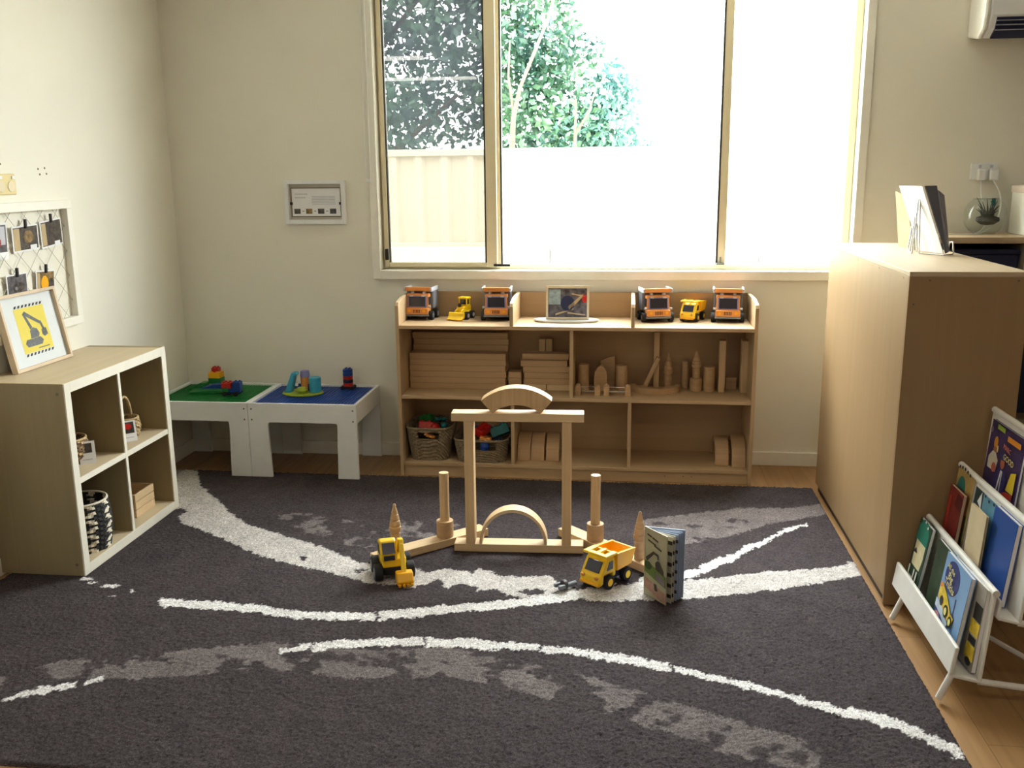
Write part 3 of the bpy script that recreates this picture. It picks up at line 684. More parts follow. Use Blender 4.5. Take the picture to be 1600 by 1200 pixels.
for k, (a, b) in enumerate(((1.372, 1.768), (1.802, 2.29))):
    tb = thing('storage_tub', ('dark blue storage tub in the wall unit, next to the cabinet', 'dark storage tub in the wall unit, farthest right')[k], 'tub', ((a + b) / 2, 4.70, 0.738))
    w = (b - a) / 2 - 0.004; mm = (M['navy'], mat('dark_charcoal_tub', (44, 42, 48), .5))[k]
    MB().frustum((0, 0), w - 0.02, 0.13, 0, w, 0.14, 0.37).build('tub_body', mm, tb, bevel=0.008)
    MB().box(-w - 0.001, w + 0.001, -0.145, 0.145, 0.37, 0.395).build('tub_rim', mm, tb, bevel=0.006)

# ------------------------------------------------------------------ two white building-block tables
def play_table(x0, x1, label, plate, pm):
    y0, y1, hh = 4.398, 4.856, 0.384
    t = thing('play_table', label, 'table', (0, 0, 0), 0, 'white building block tables')
    lw, ap, th = 0.108, 0.098, 0.016
    def cut(a, b, s):  # panel outline with two tapering legs
        return [(a, FZ if s else 0), (a + lw, FZ if s else 0), (a + lw - 0.008, hh - ap - 0.012), (a + lw - 0.002, hh - ap), (b - lw + 0.002, hh - ap), (b - lw + 0.008, hh - ap - 0.012), (b - lw, FZ if s else 0), (b, FZ if s else 0), (b, hh), (a, hh)]
    MB().prism(cut(x0, x1, 0), 1, y0, y0 + th).build('front_panel', M['white'], t, bevel=0.002)
    MB().prism(cut(x0, x1, 1), 1, y1 - th, y1).build('rear_panel', M['white'], t, bevel=0.002)
    for xx in (x0, x1 - th):
        MB().prism([(y0 + th, hh - ap), (y1 - th, hh - ap), (y1 - th, hh), (y0 + th, hh)], 0, xx, xx + th).build('side_rail', M['white'], t, bevel=0.002)
    MB().box(x0 + th, x1 - th, y0 + th, y1 - th, hh - 0.024, hh - 0.012).build(plate, pm, t)
    st = MB(); n = 0
    for i in range(31):
        for j in range(26):
            cx = x0 + th + 0.01 + i * (x1 - x0 - 2 * th - 0.02) / 30; cy = y0 + th + 0.01 + j * (y1 - y0 - 2 * th - 0.02) / 25
            st.cyl((cx, cy, hh - 0.012), (cx, cy, hh - 0.0095), 0.0048, n=6)
    o = st.build('studs', pm, t); o['kind'] = 'stuff'
    for xx in (x0 + 0.018, x1 - 0.018):
        for z in (hh - 0.03, hh - 0.085): MB().cyl((xx, y0 - 0.001, z), (xx, y0 + 0.001, z), 0.0042, n=10).build('screw', M['screw'], t)
    return t
play_table(-1.872, -1.315, 'white low table with a blue stud plate, nearer the toy shelf', 'blue_plate', M['blue'])
play_table(-2.392, -1.874, 'white low table with a green stud plate in the corner', 'green_plate', M['green'])
TZ = 0.3745
def brick(p, nm, x, y, z, w, d, h, m, nx=2, ny=2):
    o = MB().box(x - w / 2, x + w / 2, y - d / 2, y + d / 2, z, z + h).build(nm, m, p, bevel=0.0015)
    s = MB()
    for i in range(nx):
        for j in range(ny):
            cx = x - w / 2 + (i + .5) * w / nx; cy = y - d / 2 + (j + .5) * d / ny; s.cyl((cx, cy, z + h), (cx, cy, z + h + 0.006), min(w / nx, d / ny) * 0.3, n=10)
    s.build('studs', m, o); return o
t = thing('brick_model', 'toy brick tower of green, yellow and red blocks at back of green plate', 'toy', (-2.20, 4.785, TZ))
MB().box(-.085, .05, -.045, .045, 0, .022).build('base_brick', M['lime'], t, bevel=.002)
brick(t, 'brick', 0, 0, .022, .066, .062, .030, M['green']); brick(t, 'brick', 0, 0, .052, .064, .06, .030, M['yellow2']); brick(t, 'brick', 0.002, 0, .082, .038, .038, .024, M['red'])
MB().prism([(-.13, 0), (-.02, 0), (-.02, .04), (-.05, .04)], 1, -.10, -.05).build('slope', M['green'], t, bevel=.002)
t = thing('ramp_piece', 'flat green toy ramp with a blue insert lying on the green plate', 'toy', (-2.19, 4.66, TZ), 0.25)
MB().prism([(-.10, 0), (.09, 0), (.09, .012), (.0, .018), (-.09, .012)], 1, -.05, .05).build('ramp', M['green'], t, bevel=.002)
MB().prism([(-.04, .0185), (.085, .0135), (.085, .036), (.02, .036)], 1, .005, .048).build('insert', M['blue'], t, bevel=.002)
t = thing('brick_wagon', 'blue toy wagon with red and green bricks on the green plate', 'toy', (-2.035, 4.60, TZ), 0.1)
MB().box(-.048, .048, -.028, .028, .010, .018).build('chassis', M['rubber'], t, bevel=.002)
for x in (-.03, .03):
    for y in (-.03, .03): MB().cyl((x, y - .006, .0125), (x, y + .006, .0125), .0125, n=14).build('wheel', M['rubber'], t)
brick(t, 'brick', .004, 0, .018, .088, .05, .022, M['blue'], 3, 2); brick(t, 'brick', .03, 0, .040, .040, .05, .030, M['blue']); brick(t, 'brick', -.022, -.002, .040, .05, .05, .028, M['red'])
brick(t, 'brick', -.026, -.026, .022, .03, .012, .016, M['green'], 2, 1)
t = thing('play_set', 'lime toy playground with light blue slide and barrel on the blue plate', 'toy', (-1.672, 4.655, TZ))
MB().lathe([(.0, 0), (.105, 0), (.11, .006), (.104, .013), (.0, .013)], 20, (0, 0, 0), 1.0, .72).build('base', M['lime'], t, bevel=.002)
MB().prism([(-.088, .013), (-.052, .013), (-.03, .10), (-.018, .105), (-.02, .118), (-.046, .118)], 1, -.035, .012).build('slide', M['cyan'], t, bevel=.004)
MB().cyl((.005, .03, .013), (.005, .03, .085), .024, n=16).build('barrel_tower', M['orange'], t, bevel=.002)
MB().lathe([(.024, .085), (.026, .092), (.022, .118), (.0, .122)], 16, (.005, .03, 0)).build('tower_top', M['purple'], t, smooth=True)
MB().cyl((.068, .0, .013), (.068, .0, .09), .031, n=16).build('barrel', M['cyan'], t, bevel=.004)
MB().lathe([(.0, .012), (.022, .012), (.028, .03), (.02, .045), (.0, .05)], 14, (.01, -.045, 0)).build('bush', M['lime'], t, smooth=True)
MB().box(-.03, .04, .015, .025, .013, .05).build('wall', M['blue'], t, bevel=.002)
t = thing('brick_tower', 'small striped blue and red toy brick tower on the blue plate', 'toy', (-1.468, 4.79, TZ))
MB().box(-.036, .036, -.026, .026, 0.006, .016).build('base', M['rubber'], t, bevel=.002)
for x in (-.026, .026): MB().cyl((x, -.03, .009), (x, .03, .009), .009, n=12).build('wheel', M['rubber'], t)
for k, m_ in enumerate((M['red'], M['navy'], M['red'], M['blue'], M['blue'])): MB().cyl((0, 0, .016 + k * .0185), (0, 0, .016 + k * .0185 + .0175), .026, n=16).build('brick', m_, t, bevel=.002)
sx = MB()
for k in range(4): a = PI / 4 + k * PI / 2; sx.cyl((.013 * math.cos(a), .013 * math.sin(a), .1085), (.013 * math.cos(a), .013 * math.sin(a), .114), .0055, n=10)
sx.build('studs', M['blue'], t)

# ------------------------------------------------------------------ wooden block gateway on the rug
GA = 0.048
GC = Vector((-0.418, 3.587))
def gp(dx, dy): return (GC.x + dx * math.cos(GA) - dy * math.sin(GA), GC.y + dx * math.sin(GA) + dy * math.cos(GA))
BD, BH = 0.068, 0.033
def gblock(nm, mb, m, lab, dx, dy, z, rz=GA, **k):
    x, y = gp(dx, dy); return one(nm, mb, m, lab, 'block', (x, y, z), rz, 'wooden blocks of the gateway on the rug', **k)
gblock('base_block', MB().box(-.260, .260, -BD / 2, BD / 2, 0, BH), M['block'], 'flat wooden block lying on the rug as sill of the gateway', 0, 0, 0, bevel=.002)
PH = 0.511
for dx, lab in ((-0.194, 'upright wooden block forming left post of the gateway'), (0.192, 'upright wooden block forming right post of the gateway')):
    gblock('post_block', MB().box(-.0185, .0185, -BD / 2, BD / 2, 0, PH), M['block_z'], lab, dx, 0, BH, bevel=.002)
gblock('lintel_block', MB().box(-.260, .260, -BD / 2, BD / 2, 0, BH), M['block'], 'long wooden block laid across the two gateway posts', -0.001, 0, BH + PH, bevel=.002)
LT = 2 * BH + PH
gblock('curve_block', MB().ring((0, -0.1458 * math.cos(math.radians(40.4))), .2136, .1458, PI / 2 + math.radians(40.4), PI / 2 - math.radians(40.4), 1, -.034, .034, 28), wood('curve_block_grain', (206, 172, 128), 2, 16, .16),
       'curved wooden block standing on top of the gateway lintel', -0.004, 0, LT, bevel=.0015)
gblock('half_ring_block', MB().ring((0, 0), .1365, .1245, PI, 0, 1, -.032, .032, 32, 1.08), M['block'], 'thin wooden half ring arch standing inside the gateway', -0.022, 0.0, BH, bevel=.001)
# the two wings
wl_a = math.atan2(.354, .385)
one('wing_block', MB().box(-.260, .260, -BD / 2, BD / 2, 0, BH), M['block'], 'flat wooden block angled out on the left of the gateway', 'block', (-0.7775, 3.5675, 0), wl_a, 'wooden blocks of the gateway on the rug', bevel=.002)
wr_a = math.atan2(-.7047, .7095)
one('wing_block', MB().box(-.260, .260, -BD / 2, BD / 2, 0, BH), M['block'], 'flat wooden block angled out on the right, behind the open book', 'block', (-0.064, 3.590, 0), wr_a, 'wooden blocks of the gateway on the rug', bevel=.002)
for (x, y), side in (((-0.728, 3.618), 'left'), ((-0.112, 3.640), 'right')):
    one('wide_cylinder_block', MB().cyl((0, 0, 0), (0, 0, .070), .0345, n=28), M['block_d'], 'short thick wooden cylinder on the %s wing block' % side, 'block', (x, y, BH), 0, 'wooden blocks of the gateway on the rug', bevel=.0015, smooth=True)
    one('slim_cylinder_block', MB().cyl((0, 0, 0), (0, 0, .205), .0195, n=24), M['block_z'], 'tall slim wooden cylinder on the %s thick cylinder' % side, 'block', (x, y, BH + .070), 0, 'wooden blocks of the gateway on the rug', bevel=.0012, smooth=True)
TUR = [(.0, 0), (.0195, 0), (.0200, .002), (.0195, .070), (.0165, .073), (.0165, .077), (.0225, .080), (.0245, .088), (.0235, .098), (.0205, .100), (.0205, .104), (.0228, .106), (.0195, .122), (.0165, .124), (.0165, .128), (.0186, .130), (.0145, .148), (.0115, .150), (.0115, .153), (.0134, .155), (.0082, .174), (.0060, .180), (.0068, .186), (.004, .192), (.0, .194)]
for (x, y), lab in (((-0.897, 3.458), 'turned wooden turret block behind the yellow toy excavator'), ((0.064, 3.462), 'turned wooden turret block beside the open book')):
    one('turret_block', MB().lathe(TUR, 24), M['block_d'], lab, 'block', (x, y, BH), 0, 'wooden blocks of the gateway on the rug', smooth=True)

# ------------------------------------------------------------------ toy vehicles
def wheel(p, x, y, z, r, w, hub, axis='x', nm='wheel'):
    d = Vector((w / 2, 0, 0)) if axis == 'x' else Vector((0, w / 2, 0)); c = Vector((x, y, z))
    o = MB().cyl(c - d, c + d, r, n=22).build(nm, M['rubber'], p, bevel=.003)
    MB().cyl(c - d * 1.08, c + d * 1.08, r * .55, n=16).build('hub', hub, o, bevel=.001)
    return o
def orange_truck(loc, rz, lab):      # front looks along local -y
    t = thing('dump_truck', lab, 'toy truck', loc, rz, 'orange toy dump trucks on top of the shelf'); t.scale = (1.15, 1.0, 1.04)
    MB().box(-.045, .045, -.058, .062, .016, .036).build('chassis', M['rubber'], t, bevel=.002)
    for x in (-.058, .058):
        for y in (-.040, .042): wheel(t, x, y, .0225, .0225, .022, M['grey'])
    cabp = [(-.066, .026), (-.066, .058), (-.056, .064), (-.050, .122), (-.044, .127), (-.012, .127), (-.010, .026)]
    c = MB().prism(cabp, 0, -.050, .050).build('cab', M['orange'], t, bevel=.004)
    fr = MB().prism([(-.0605, .062), (-.0575, .062), (-.0515, .118), (-.0545, .118)], 0, -.043, .043).build('windscreen_frame', M['purple'], c, bevel=.001)
    MB().prism([(-.0618, .067), (-.0595, .067), (-.0540, .114), (-.0563, .114)], 0, -.037, .037).build('windscreen', M['darkglass'], c)
    for x in (-.0505, .0505): MB().box(x - .001, x + .001, -.050, -.018, .074, .112).build('side_window', M['darkglass'], c)
    for x in (-.027, .027): MB().lathe([(0, 0), (.008, 0), (.009, .004), (.006, .010), (0, .011)], 12, (x, -.034, .127)).build('roof_lamp', M['lgrey'], c, smooth=True)
    for x in (-.027, .027): MB().box(x - .007, x + .007, -.060, -.050, .114, .120).build('sun_visor_lamp', M['lgrey'], c, bevel=.001)
    MB().box(-.052, .052, -.072, -.060, .030, .058).build('grille_panel', M['orange'], c, bevel=.003)
    g = MB()
    for k in range(5): g.box(-.016 + k * .0068, -.0125 + k * .0068, -.0732, -.0715, .037, .053)
    g.build('grille', M['ink'], c)
    for x in (-.034, .034): MB().cyl((x, -.074, .046), (x, -.070, .046), .0065, n=14).build('headlamp', M['yellow2'], c)
    MB().box(-.054, .054, -.074, -.058, .020, .029).build('bumper', M['grey'], c, bevel=.002)
    for x in (-.055, .055): MB().box(x - .006, x + .006, -.060, -.050, .060, .070).build('mirror', M['lgrey'], c, bevel=.002)
    b = MB(); b.box(-.060, .060, -.006, .068, .052, .058)
    for s in (-1, 1): b.prism([(-.006, .056), (.068, .056), (.074, .140), (-.004, .140)], 0, s * .058 - .003, s * .058 + .003)
    b.box(-.058, .058, .066, .072, .056, .136); b.box(-.058, .058, -.008, -.002, .056, .142)
    bd = b.build('tipper_bed', M['grey'], t, bevel=.0015)
    MB().prism([(-.044, .140), (-.002, .134), (-.002, .146), (-.044, .160), (-.050, .160)], 0, -.058, .058).build('canopy', M['orange'], bd, bevel=.002)
    for s in (-1, 1): MB().box(s * .061 - .004, s * .061 + .004, -.046, .066, .138, .158 if s else 0).build('bed_rail', M['lgrey'], bd, bevel=.002)
    return t
SZ = 0.764
tr = orange_truck((-1.052, 4.752, SZ), -0.10, 'orange toy dump truck at the far left end of the shelf top')
copy_tree(tr, (-0.655, 4.748, SZ), 0.04, 'orange toy dump truck just left of the left top divider')
copy_tree(tr, (0.142, 4.745, SZ), 0.22, 'orange toy dump truck just right of the right top divider')
copy_tree(tr, (0.496, 4.756, SZ), -0.08, 'orange toy dump truck at the far right end of the shelf top')

def yellow_loader(loc, rz, lab):
    t = thing('front_loader', lab, 'toy loader', loc, rz)
    MB().box(-.024, .024, -.02, .060, .018, .042).build('chassis', M['yellow'], t, bevel=.003)
    for x in (-.034, .034):
        wheel(t, x, -.008, .020, .020, .020, M['lgrey']); wheel(t, x, .045, .020, .020, .020, M['lgrey'])
    b = MB().prism([(-.018, .040), (.060, .040), (.060, .066), (.036, .070), (-.014, .062)], 0, -.022, .022).build('bonnet', M['yellow'], t, bevel=.004)
    c = MB(); c.box(-.024, .024, .012, .048, .066, .072)
    for x in (-.021, .021):
        for y in (.014, .045): c.box(x - .003, x + .003, y - .003, y + .003, .07, .102)
    c.box(-.026, .026, .008, .052, .100, .110)
    cc = c.build('cab', M['yellow'], t, bevel=.002)
    MB().box(-.018, .018, .017, .042, .072, .100).build('window', M['darkglass'], cc)
    MB().lathe([(0, 0), (.008, 0), (.009, .012), (.006, .018), (0, .019)], 12, (-.008, -.008, .062)).build('driver', M['ink'], t, smooth=True)
    for x in (-.017, .017): MB().prism([(-.045, .026), (-.036, .022), (.0, .052), (-.004, .060), (-.034, .046)], 0, x - .004, x + .004).build('lift_arm', M['yellow'], t, bevel=.001)
    k = MB().prism([(-.046, .014), (-.072, .004), (-.080, .006), (-.060, .022), (-.056, .038), (-.046, .040)], 0, -.044, .044).build('bucket', M['yellow'], t, bevel=.0015)
    tt = MB()
    for i in range(6): tt.box(-.040 + i * .0145, -.033 + i * .0145, -.086, -.074, .004, .008)
    tt.build('bucket_tooth', M['yellow2'], k)
    return t
yellow_loader((-0.838, 4.745, SZ), -0.35, 'yellow toy front loader between the two left orange trucks')

def mini_dumper(loc, rz, lab, s=1.0):
    t = thing('mini_dump_truck', lab, 'toy truck', loc, rz, 'small yellow toy dump trucks'); t.scale = (s, s, s)
    MB().box(-.026, .026, -.060, .062, .016, .034).build('chassis', M['navy'], t, bevel=.003)
    for x in (-.036, .036):
        wheel(t, x, -.038, .0205, .0205, .018, M['yellow']); wheel(t, x, .042, .0205, .0205, .018, M['yellow'])
    c = MB().prism([(-.074, .016), (-.076, .036), (-.066, .050), (-.046, .082), (-.036, .090), (-.012, .090), (-.004, .070), (-.004, .030), (-.018, .030), (-.020, .042), (-.056, .042), (-.058, .016)], 0, -.038, .038).build('cab', M['yellow'], t, bevel=.006, seg=3)
    MB().prism([(-.0685, .051), (-.0655, .0505), (-.0475, .0795), (-.0505, .080)], 0, -.026, .026).build('windscreen', M['darkglass'], c, bevel=.001)
    for x in (-.0385, .0385): MB().prism([(-.046, .056), (-.020, .056), (-.020, .080), (-.036, .080)], 0, x - .0008, x + .0008).build('side_window', M['darkglass'], c)
    for x in (-.024, .024): MB().cyl((x, -.0785, .037), (x, -.0735, .039), .0055, n=12).build('headlamp', M['orange'], c)
    MB().box(-.036, .036, -.080, -.066, .014, .024).build('bumper', M['yellow2'], c, bevel=.004)
    b = MB(); b.prism([(-.006, .046), (.058, .050), (.058, .056), (-.006, .052)], 0, -.040, .040)
    for s_ in (-1, 1): b.prism([(-.006, .046), (.060, .050), (.078, .092), (-.008, .098)], 0, s_ * .040 - .004, s_ * .040 + .004)
    b.box(-.040, .040, -.010, -.003, .046, .098); b.prism([(.056, .050), (.062, .050), (.080, .090), (.074, .090)], 0, -.040, .040)
    bd = b.build('tipper_bed', M['yellow2'], t, bevel=.001)
    g = MB(); g.box(-.042, -.026, -.056, -.004, .094, .102); g.box(.026, .042, -.056, -.004, .094, .102); g.box(-.026, .026, -.056, -.040, .094, .102); g.box(-.006, .006, -.040, -.004, .094, .102)
    g.build('bed_guard', M['yellow'], bd, bevel=.002)
    return t
mini_dumper((-0.058, 3.318, 0), -0.66, 'small yellow toy dump truck on the rug beside the open book', 1.30)
def mini_tipped(loc, rz, lab): return mini_dumper(loc, rz, lab, 1.02)
mini_tipped((0.325, 4.765, SZ), -0.42, 'small yellow toy dump truck on the shelf between two right orange trucks')

def toy_excavator(loc, rz, lab):
    t = thing('toy_excavator', lab, 'toy excavator', loc, rz); t.scale = (1.3, 1.3, 1.22)
    MB().box(-.032, .032, -.030, .062, .016, .040).build('chassis', M['rubber'], t, bevel=.004)
    for x in (-.046, .046):
        wheel(t, x, -.020, .026, .026, .024, M['grey']); wheel(t, x, .046, .026, .026, .024, M['grey'])
    b = MB().prism([(-.030, .040), (.066, .040), (.066, .068), (.044, .078), (-.026, .066)], 0, -.036, .036).build('body', M['yellow'], t, bevel=.005)
    c = MB().prism([(-.030, .062), (.040, .070), (.036, .112), (.010, .122), (-.006, .118), (-.024, .084)], 0, -.038, .010).build('cab', M['yellow'], t, bevel=.005)
    MB().prism([(-.0290, .086), (-.0240, .086), (-.0070, .114), (-.0120, .114)], 0, -.032, .004).build('windscreen', M['darkglass'], c)
    MB().box(-.0300, .0020, -.0335, -.0285, .066, .080).build('lower_window', M['darkglass'], c)
    MB().prism([(-.012, .078), (.026, .080), (.024, .106), (.004, .108)], 0, -.0395, -.0380).build('side_window', M['darkglass'], c)
    MB().prism([(.020, .060), (.030, .072), (.006, .122), (-.020, .126), (-.026, .112), (-.006, .106)], 0, .014, .030).build('boom', M['yellow'], t, bevel=.003)
    MB().prism([(-.014, .122), (-.028, .112), (-.074, .030), (-.062, .024), (-.056, .030)], 0, .015, .029).build('arm', M['yellow'], t, bevel=.003)
    MB().cyl((.022, .005, .095), (.022, -.045, .072), .004, n=10).build('ram', M['grey'], t)
    k = MB().prism([(-.050, .040), (-.076, .040), (-.092, .016), (-.086, .004), (-.062, .002), (-.046, .016)], 0, -.002, .046).build('bucket', M['yellow2'], t, bevel=.004)
    for i in range(4): MB().box(.001 + i * .0118, .008 + i * .0118, -.096, -.084, .003, .010).build('tooth', M['yellow2'], k)
    return t
toy_excavator((-0.866, 3.285, 0), 0.40, 'yellow toy excavator with black wheels on the rug by left wing block')
# a grey peg lying on the rug in front of the dump truck
t = thing('toy_peg', 'small dark toy bolt lying on the rug by the yellow dump truck', 'toy', (-0.205, 3.235, .010), 0.7); t.scale = (1.25, 1.25, 1.25)
MB().cyl((0, 0, 0), (.036, .0, .002), .007, n=12).build('shaft', M['grey'], t)
MB().cyl((-.012, 0, .006), (.0, 0, .006), .015, n=14).build('head', mat('dark_grey_plastic', (74, 74, 78), .5), t, bevel=.002)
MB().box(-.034, -.012, -.016, -.006, .0, .012).build('prong', M['grey'], t, bevel=.002); MB().box(-.034, -.012, .006, .016, .0, .012).build('prong', M['grey'], t, bevel=.002)

# ------------------------------------------------------------------ open board book standing on the rug
bk = thing('board_book', 'open board book standing on its edge on the rug', 'book', (0.082, 3.222, 0))
page = mat('book_page_print', (196, 190, 170), .5, var=.10, vscale=14); cover = mat('book_cover_print', (176, 170, 138), .45, var=.10, vscale=12)
edge_b = mat('pale_blue_board', (150, 166, 190), .5)
def leaf(p, nm, m, ang, ln, h, th, off=0.0):
    o = MB().box(0, ln, -th / 2, th / 2, 0.001, h).build(nm, m, p, bevel=.0008); o.rotation_euler = (0, 0, ang); o.location = (off, 0, 0); return o
BHt = .258
f_ = leaf(bk, 'front_cover', cover, math.radians(-52), .118, BHt, .004)
# printed shapes on the outside of the front cover (local x = along cover, local z = up; outer face is -y)
def art(p, nm, pts, m, y=-.0026): return MB().prism(pts, 1, y - .0004, y).build(nm, m, p)
pg = mat('print_green', (104, 128, 60), .5, var=.2, vscale=60); pdk = mat('print_brown_black', (62, 54, 46), .5, var=.3, vscale=80); por = mat('print_pink', (178, 138, 118), .5, var=.2, vscale=50); pvi = mat('print_mauve', (130, 118, 128), .5, var=.2, vscale=50)
art(f_, 'grass_print', [(0, .09), (.118, .062), (.118, .105), (0, .135)], pg)
art(f_, 'crane_print', [(.012, .132), (.05, .17), (.068, .168), (.070, .155), (.076, .157), (.074, .174), (.046, .180), (.006, .146)], pdk, -.0030)
art(f_, 'truck_print', [(.060, .118), (.104, .104), (.104, .120), (.092, .134), (.082, .150), (.070, .152), (.058, .140)], pdk, -.0030)
art(f_, 'tree_print', ell(.02, .118, .018, .016, 16), mat('print_dark_green', (58, 84, 42), .5), -.0030)
art(f_, 'road_print', [(0, .03), (.118, .0), (.118, .04), (0, .07)], por); art(f_, 'car_print', [(.052, .060), (.066, .060), (.074, .036), (.058, .034)], pdk, -.0030)
art(f_, 'shed_print', [(.062, .082), (.110, .066), (.110, .088), (.064, .106)], pvi, -.0030)
for k, (a, b, z) in enumerate(((.012, .036, .232), (.04, .072, .226), (.016, .06, .212), (.05, .09, .200))): art(f_, 'title_print', [(a, z), (b, z - (b - a) * .2), (b, z + .006 - (b - a) * .2), (a, z + .006)], pdk, -.0030)
for k, a in enumerate((-40, -33)):
    q = leaf(bk, 'page', page, math.radians(a), .120, BHt - .008, .0025)
    for j in range(6): art(q, 'picture_print', rect(.100, .119, .02 + j * .040, .034 + j * .040), pdk, -.0018)
q = leaf(bk, 'page', edge_b, math.radians(-26), .124, BHt - .006, .003)
for j in range(6): art(q, 'picture_print', rect(.108, .124, .03 + j * .038, .042 + j * .038), pdk, -.0020)
leaf(bk, 'page', edge_b, math.radians(-20), .128, BHt - .004, .0028); leaf(bk, 'page', edge_b, math.radians(-15), .131, BHt - .003, .0028)
leaf(bk, 'rear_cover', edge_b, math.radians(-9), .138, BHt, .005)
MB().cyl((0, 0.002, .001), (0, 0.002, BHt), .0045, n=10).build('spine', cover, bk)

# ------------------------------------------------------------------ wooden blocks and baskets in the long shelf
ZM = zmid
def sblock(mb, m, lab, loc, rz=0.0, nm='wooden_block', grp='wooden blocks stored in the long shelf', **k): return one(nm, mb, m, lab, 'block', loc, rz, grp, **k)
plank = MB().box(-.249, .249, -.033, .033, 0, .0305).build('wooden_plank', M['block_d'], None, bevel=.0015)
ordn = ('bottom', 'second', 'third', 'fourth', 'fifth', 'sixth', 'seventh', 'eighth', 'ninth')
def put(o, lab, loc, grp, first):
    c = o if first else o.copy()
    if not first: COL.objects.link(c)
    c.location = loc; tag(c, lab, 'block', grp); return c
first = True
for k in range(6):
    put(plank, '%s plank of the front pile, left bay of the long shelf' % (ordn[k] if k < 5 else 'top'), (-.855 + random.uniform(-.003, .003), 4.715, ZM + k * .031), 'long planks piled in the shelf', first); first = False
for k in range(9):
    put(plank, '%s plank of the rear pile, left bay of the long shelf' % (ordn[k] if k < 8 else 'top'), (-.852 + random.uniform(-.004, .004), 4.797, ZM + k * .031), 'long planks piled in the shelf', False)
sh1 = MB().box(-.118, .118, -.033, .033, 0, .0305).build('wooden_plank', M['block_d'], None, bevel=.0015)
first = True
for k in range(4):
    if k == 0: continue
    put(sh1, '%s short block of the pile beside the shelf divider' % ('second', 'third', 'fourth')[k - 1], (-.398 + (.0, .004, -.002)[k - 1], 4.715, ZM + k * .031), 'short blocks piled in the shelf', first); first = False
put(sh1, 'fifth short block, shifted left, beside the shelf divider', (-.412, 4.712, ZM + 4 * .031), 'short blocks piled in the shelf', False)
put(sh1, 'top short block of the pile beside the shelf divider', (-.405, 4.735, ZM + 5 * .031), 'short blocks piled in the shelf', False)
for k, x in enumerate((-.459, -.337)): sblock(MB().box(-.059, .059, -.033, .033, 0, .0305), M['block'], ('left', 'right')[k] + ' small block at the bottom of the pile by the divider', (x, 4.715, ZM), bevel=.0015)
for k in range(3): sblock(MB().box(-.033, .033, -.033, .033, 0, .0305), M['block_d'], ('bottom', 'middle', 'top')[k] + ' cube of the narrow pile between the two plank piles', (-.560, 4.715, ZM + k * .031), bevel=.0015)
for k, x in enumerate((-.43, -.395)): sblock(MB().box(-.016, .016, -.018, .018, 0, .245), M['block_z'], ('left', 'right') [k] + ' upright block at the back behind the short pile', (x, 4.815, ZM), bevel=.0015)
# right-hand bay
fpost = MB().box(-.0135, .0135, -.013, .013, 0, .044); fpost.lathe([(.0125, .044), (.011, .052), (.006, .057), (0, .058)], 14, (0, 0, 0))
def rail_fence(x0, x1, y, lab):
    t = thing('toy_fence', lab, 'toy fence', (0, 0, ZM), 0, 'wooden toy fences with wire rails')
    for x in (x0, x1):
        m_ = MB().box(x - .0135, x + .0135, y - .013, y + .013, 0, .044); m_.lathe([(.0135, .044), (.012, .052), (.007, .0575), (0, .059)], 14, (x, y, 0)); m_.build('post', M['block_d'], t, bevel=.001)
    for z in (.020, .042): MB().cyl((x0, y, z), (x1, y, z), .0016, n=8).build('rail', M['chrome'], t)
rail_fence(-.234, -.138, 4.598, 'two post toy fence with wire rails, left of the pair on the shelf')
rail_fence(-.093, .012, 4.596, 'two post toy fence with wire rails, right of the pair on the shelf')
def scyl(x, y, r, hh, lab): sblock(MB().cyl((0, 0, 0), (0, 0, hh), r, n=24), M['block_d'], lab, (x, y, ZM), 0, 'wooden_cylinder', bevel=.0015, smooth=True)
scyl(-.212, 4.712, .028, .135, 'wooden cylinder behind the left toy fence'); scyl(-.020, 4.715, .028, .132, 'wooden cylinder behind the right toy fence')
sblock(MB().prism([(-.032, 0), (.032, 0), (.032, .075), (.028, .100), (.016, .122), (0, .134), (-.016, .122), (-.028, .100), (-.032, .075)], 1, -.016, .016), M['block_d'], 'pointed arch wooden block behind the two toy fences', (-.126, 4.700, ZM), 0, 'gothic_block', bevel=.0015)
sblock(MB().prism([(-.04, 0), (.032, 0), (.032, .165), (.0, .158), (-.04, .14)], 1, -.016, .016), M['block_d'], 'sloping wooden block at the back behind the pointed arch block', (-.088, 4.79, ZM), 0, 'ramp_block', bevel=.0015)
sblock(MB().ring((0, 0), .125, .098, PI, 2 * PI, 2, 0, .030, 28), M['block_d'], 'half ring wooden block lying flat in the right shelf bay', (.150, 4.745, ZM), 0, 'half_ring_block', bevel=.0015)
sblock(MB().ring((0, 0), .088, .060, PI, 2 * PI, 2, 0, .024, 24), M['block_d'], 'smaller half ring wooden block nested inside the flat half ring', (.150, 4.745, ZM), 0, 'half_ring_block', bevel=.0015)
sblock(MB().box(-.014, .014, -.018, .018, 0, .285), M['block_z'], 'tall slim block standing behind the flat half rings', (.155, 4.812, ZM), 0, bevel=.0015)
o = sblock(MB().box(-.011, .011, -.014, .014, 0, .17), M['block_z'], 'slim block leaning behind the flat half rings', (.095, 4.78, ZM + .004), 0, bevel=.0015); o.rotation_euler = (0, .42, 0)
for x, y, lab in ((.215, 4.785, 'wooden turret behind the flat half rings'), (.352, 4.745, 'wooden turret standing on the thick cylinder in the right bay')):
    one('turret_block', MB().lathe([(r * .95, z * (.95 if y > 4.75 else .72)) for r, z in TUR], 20), M['block_d'], lab, 'block', (x, y, ZM + (0 if y > 4.75 else .064)), 0, 'wooden blocks stored in the long shelf', smooth=True)
scyl(.352, 4.745, .031, .063, 'short thick wooden cylinder under a turret in the right bay'); scyl(.416, 4.735, .028, .126, 'wooden cylinder beside the turret in the right bay')
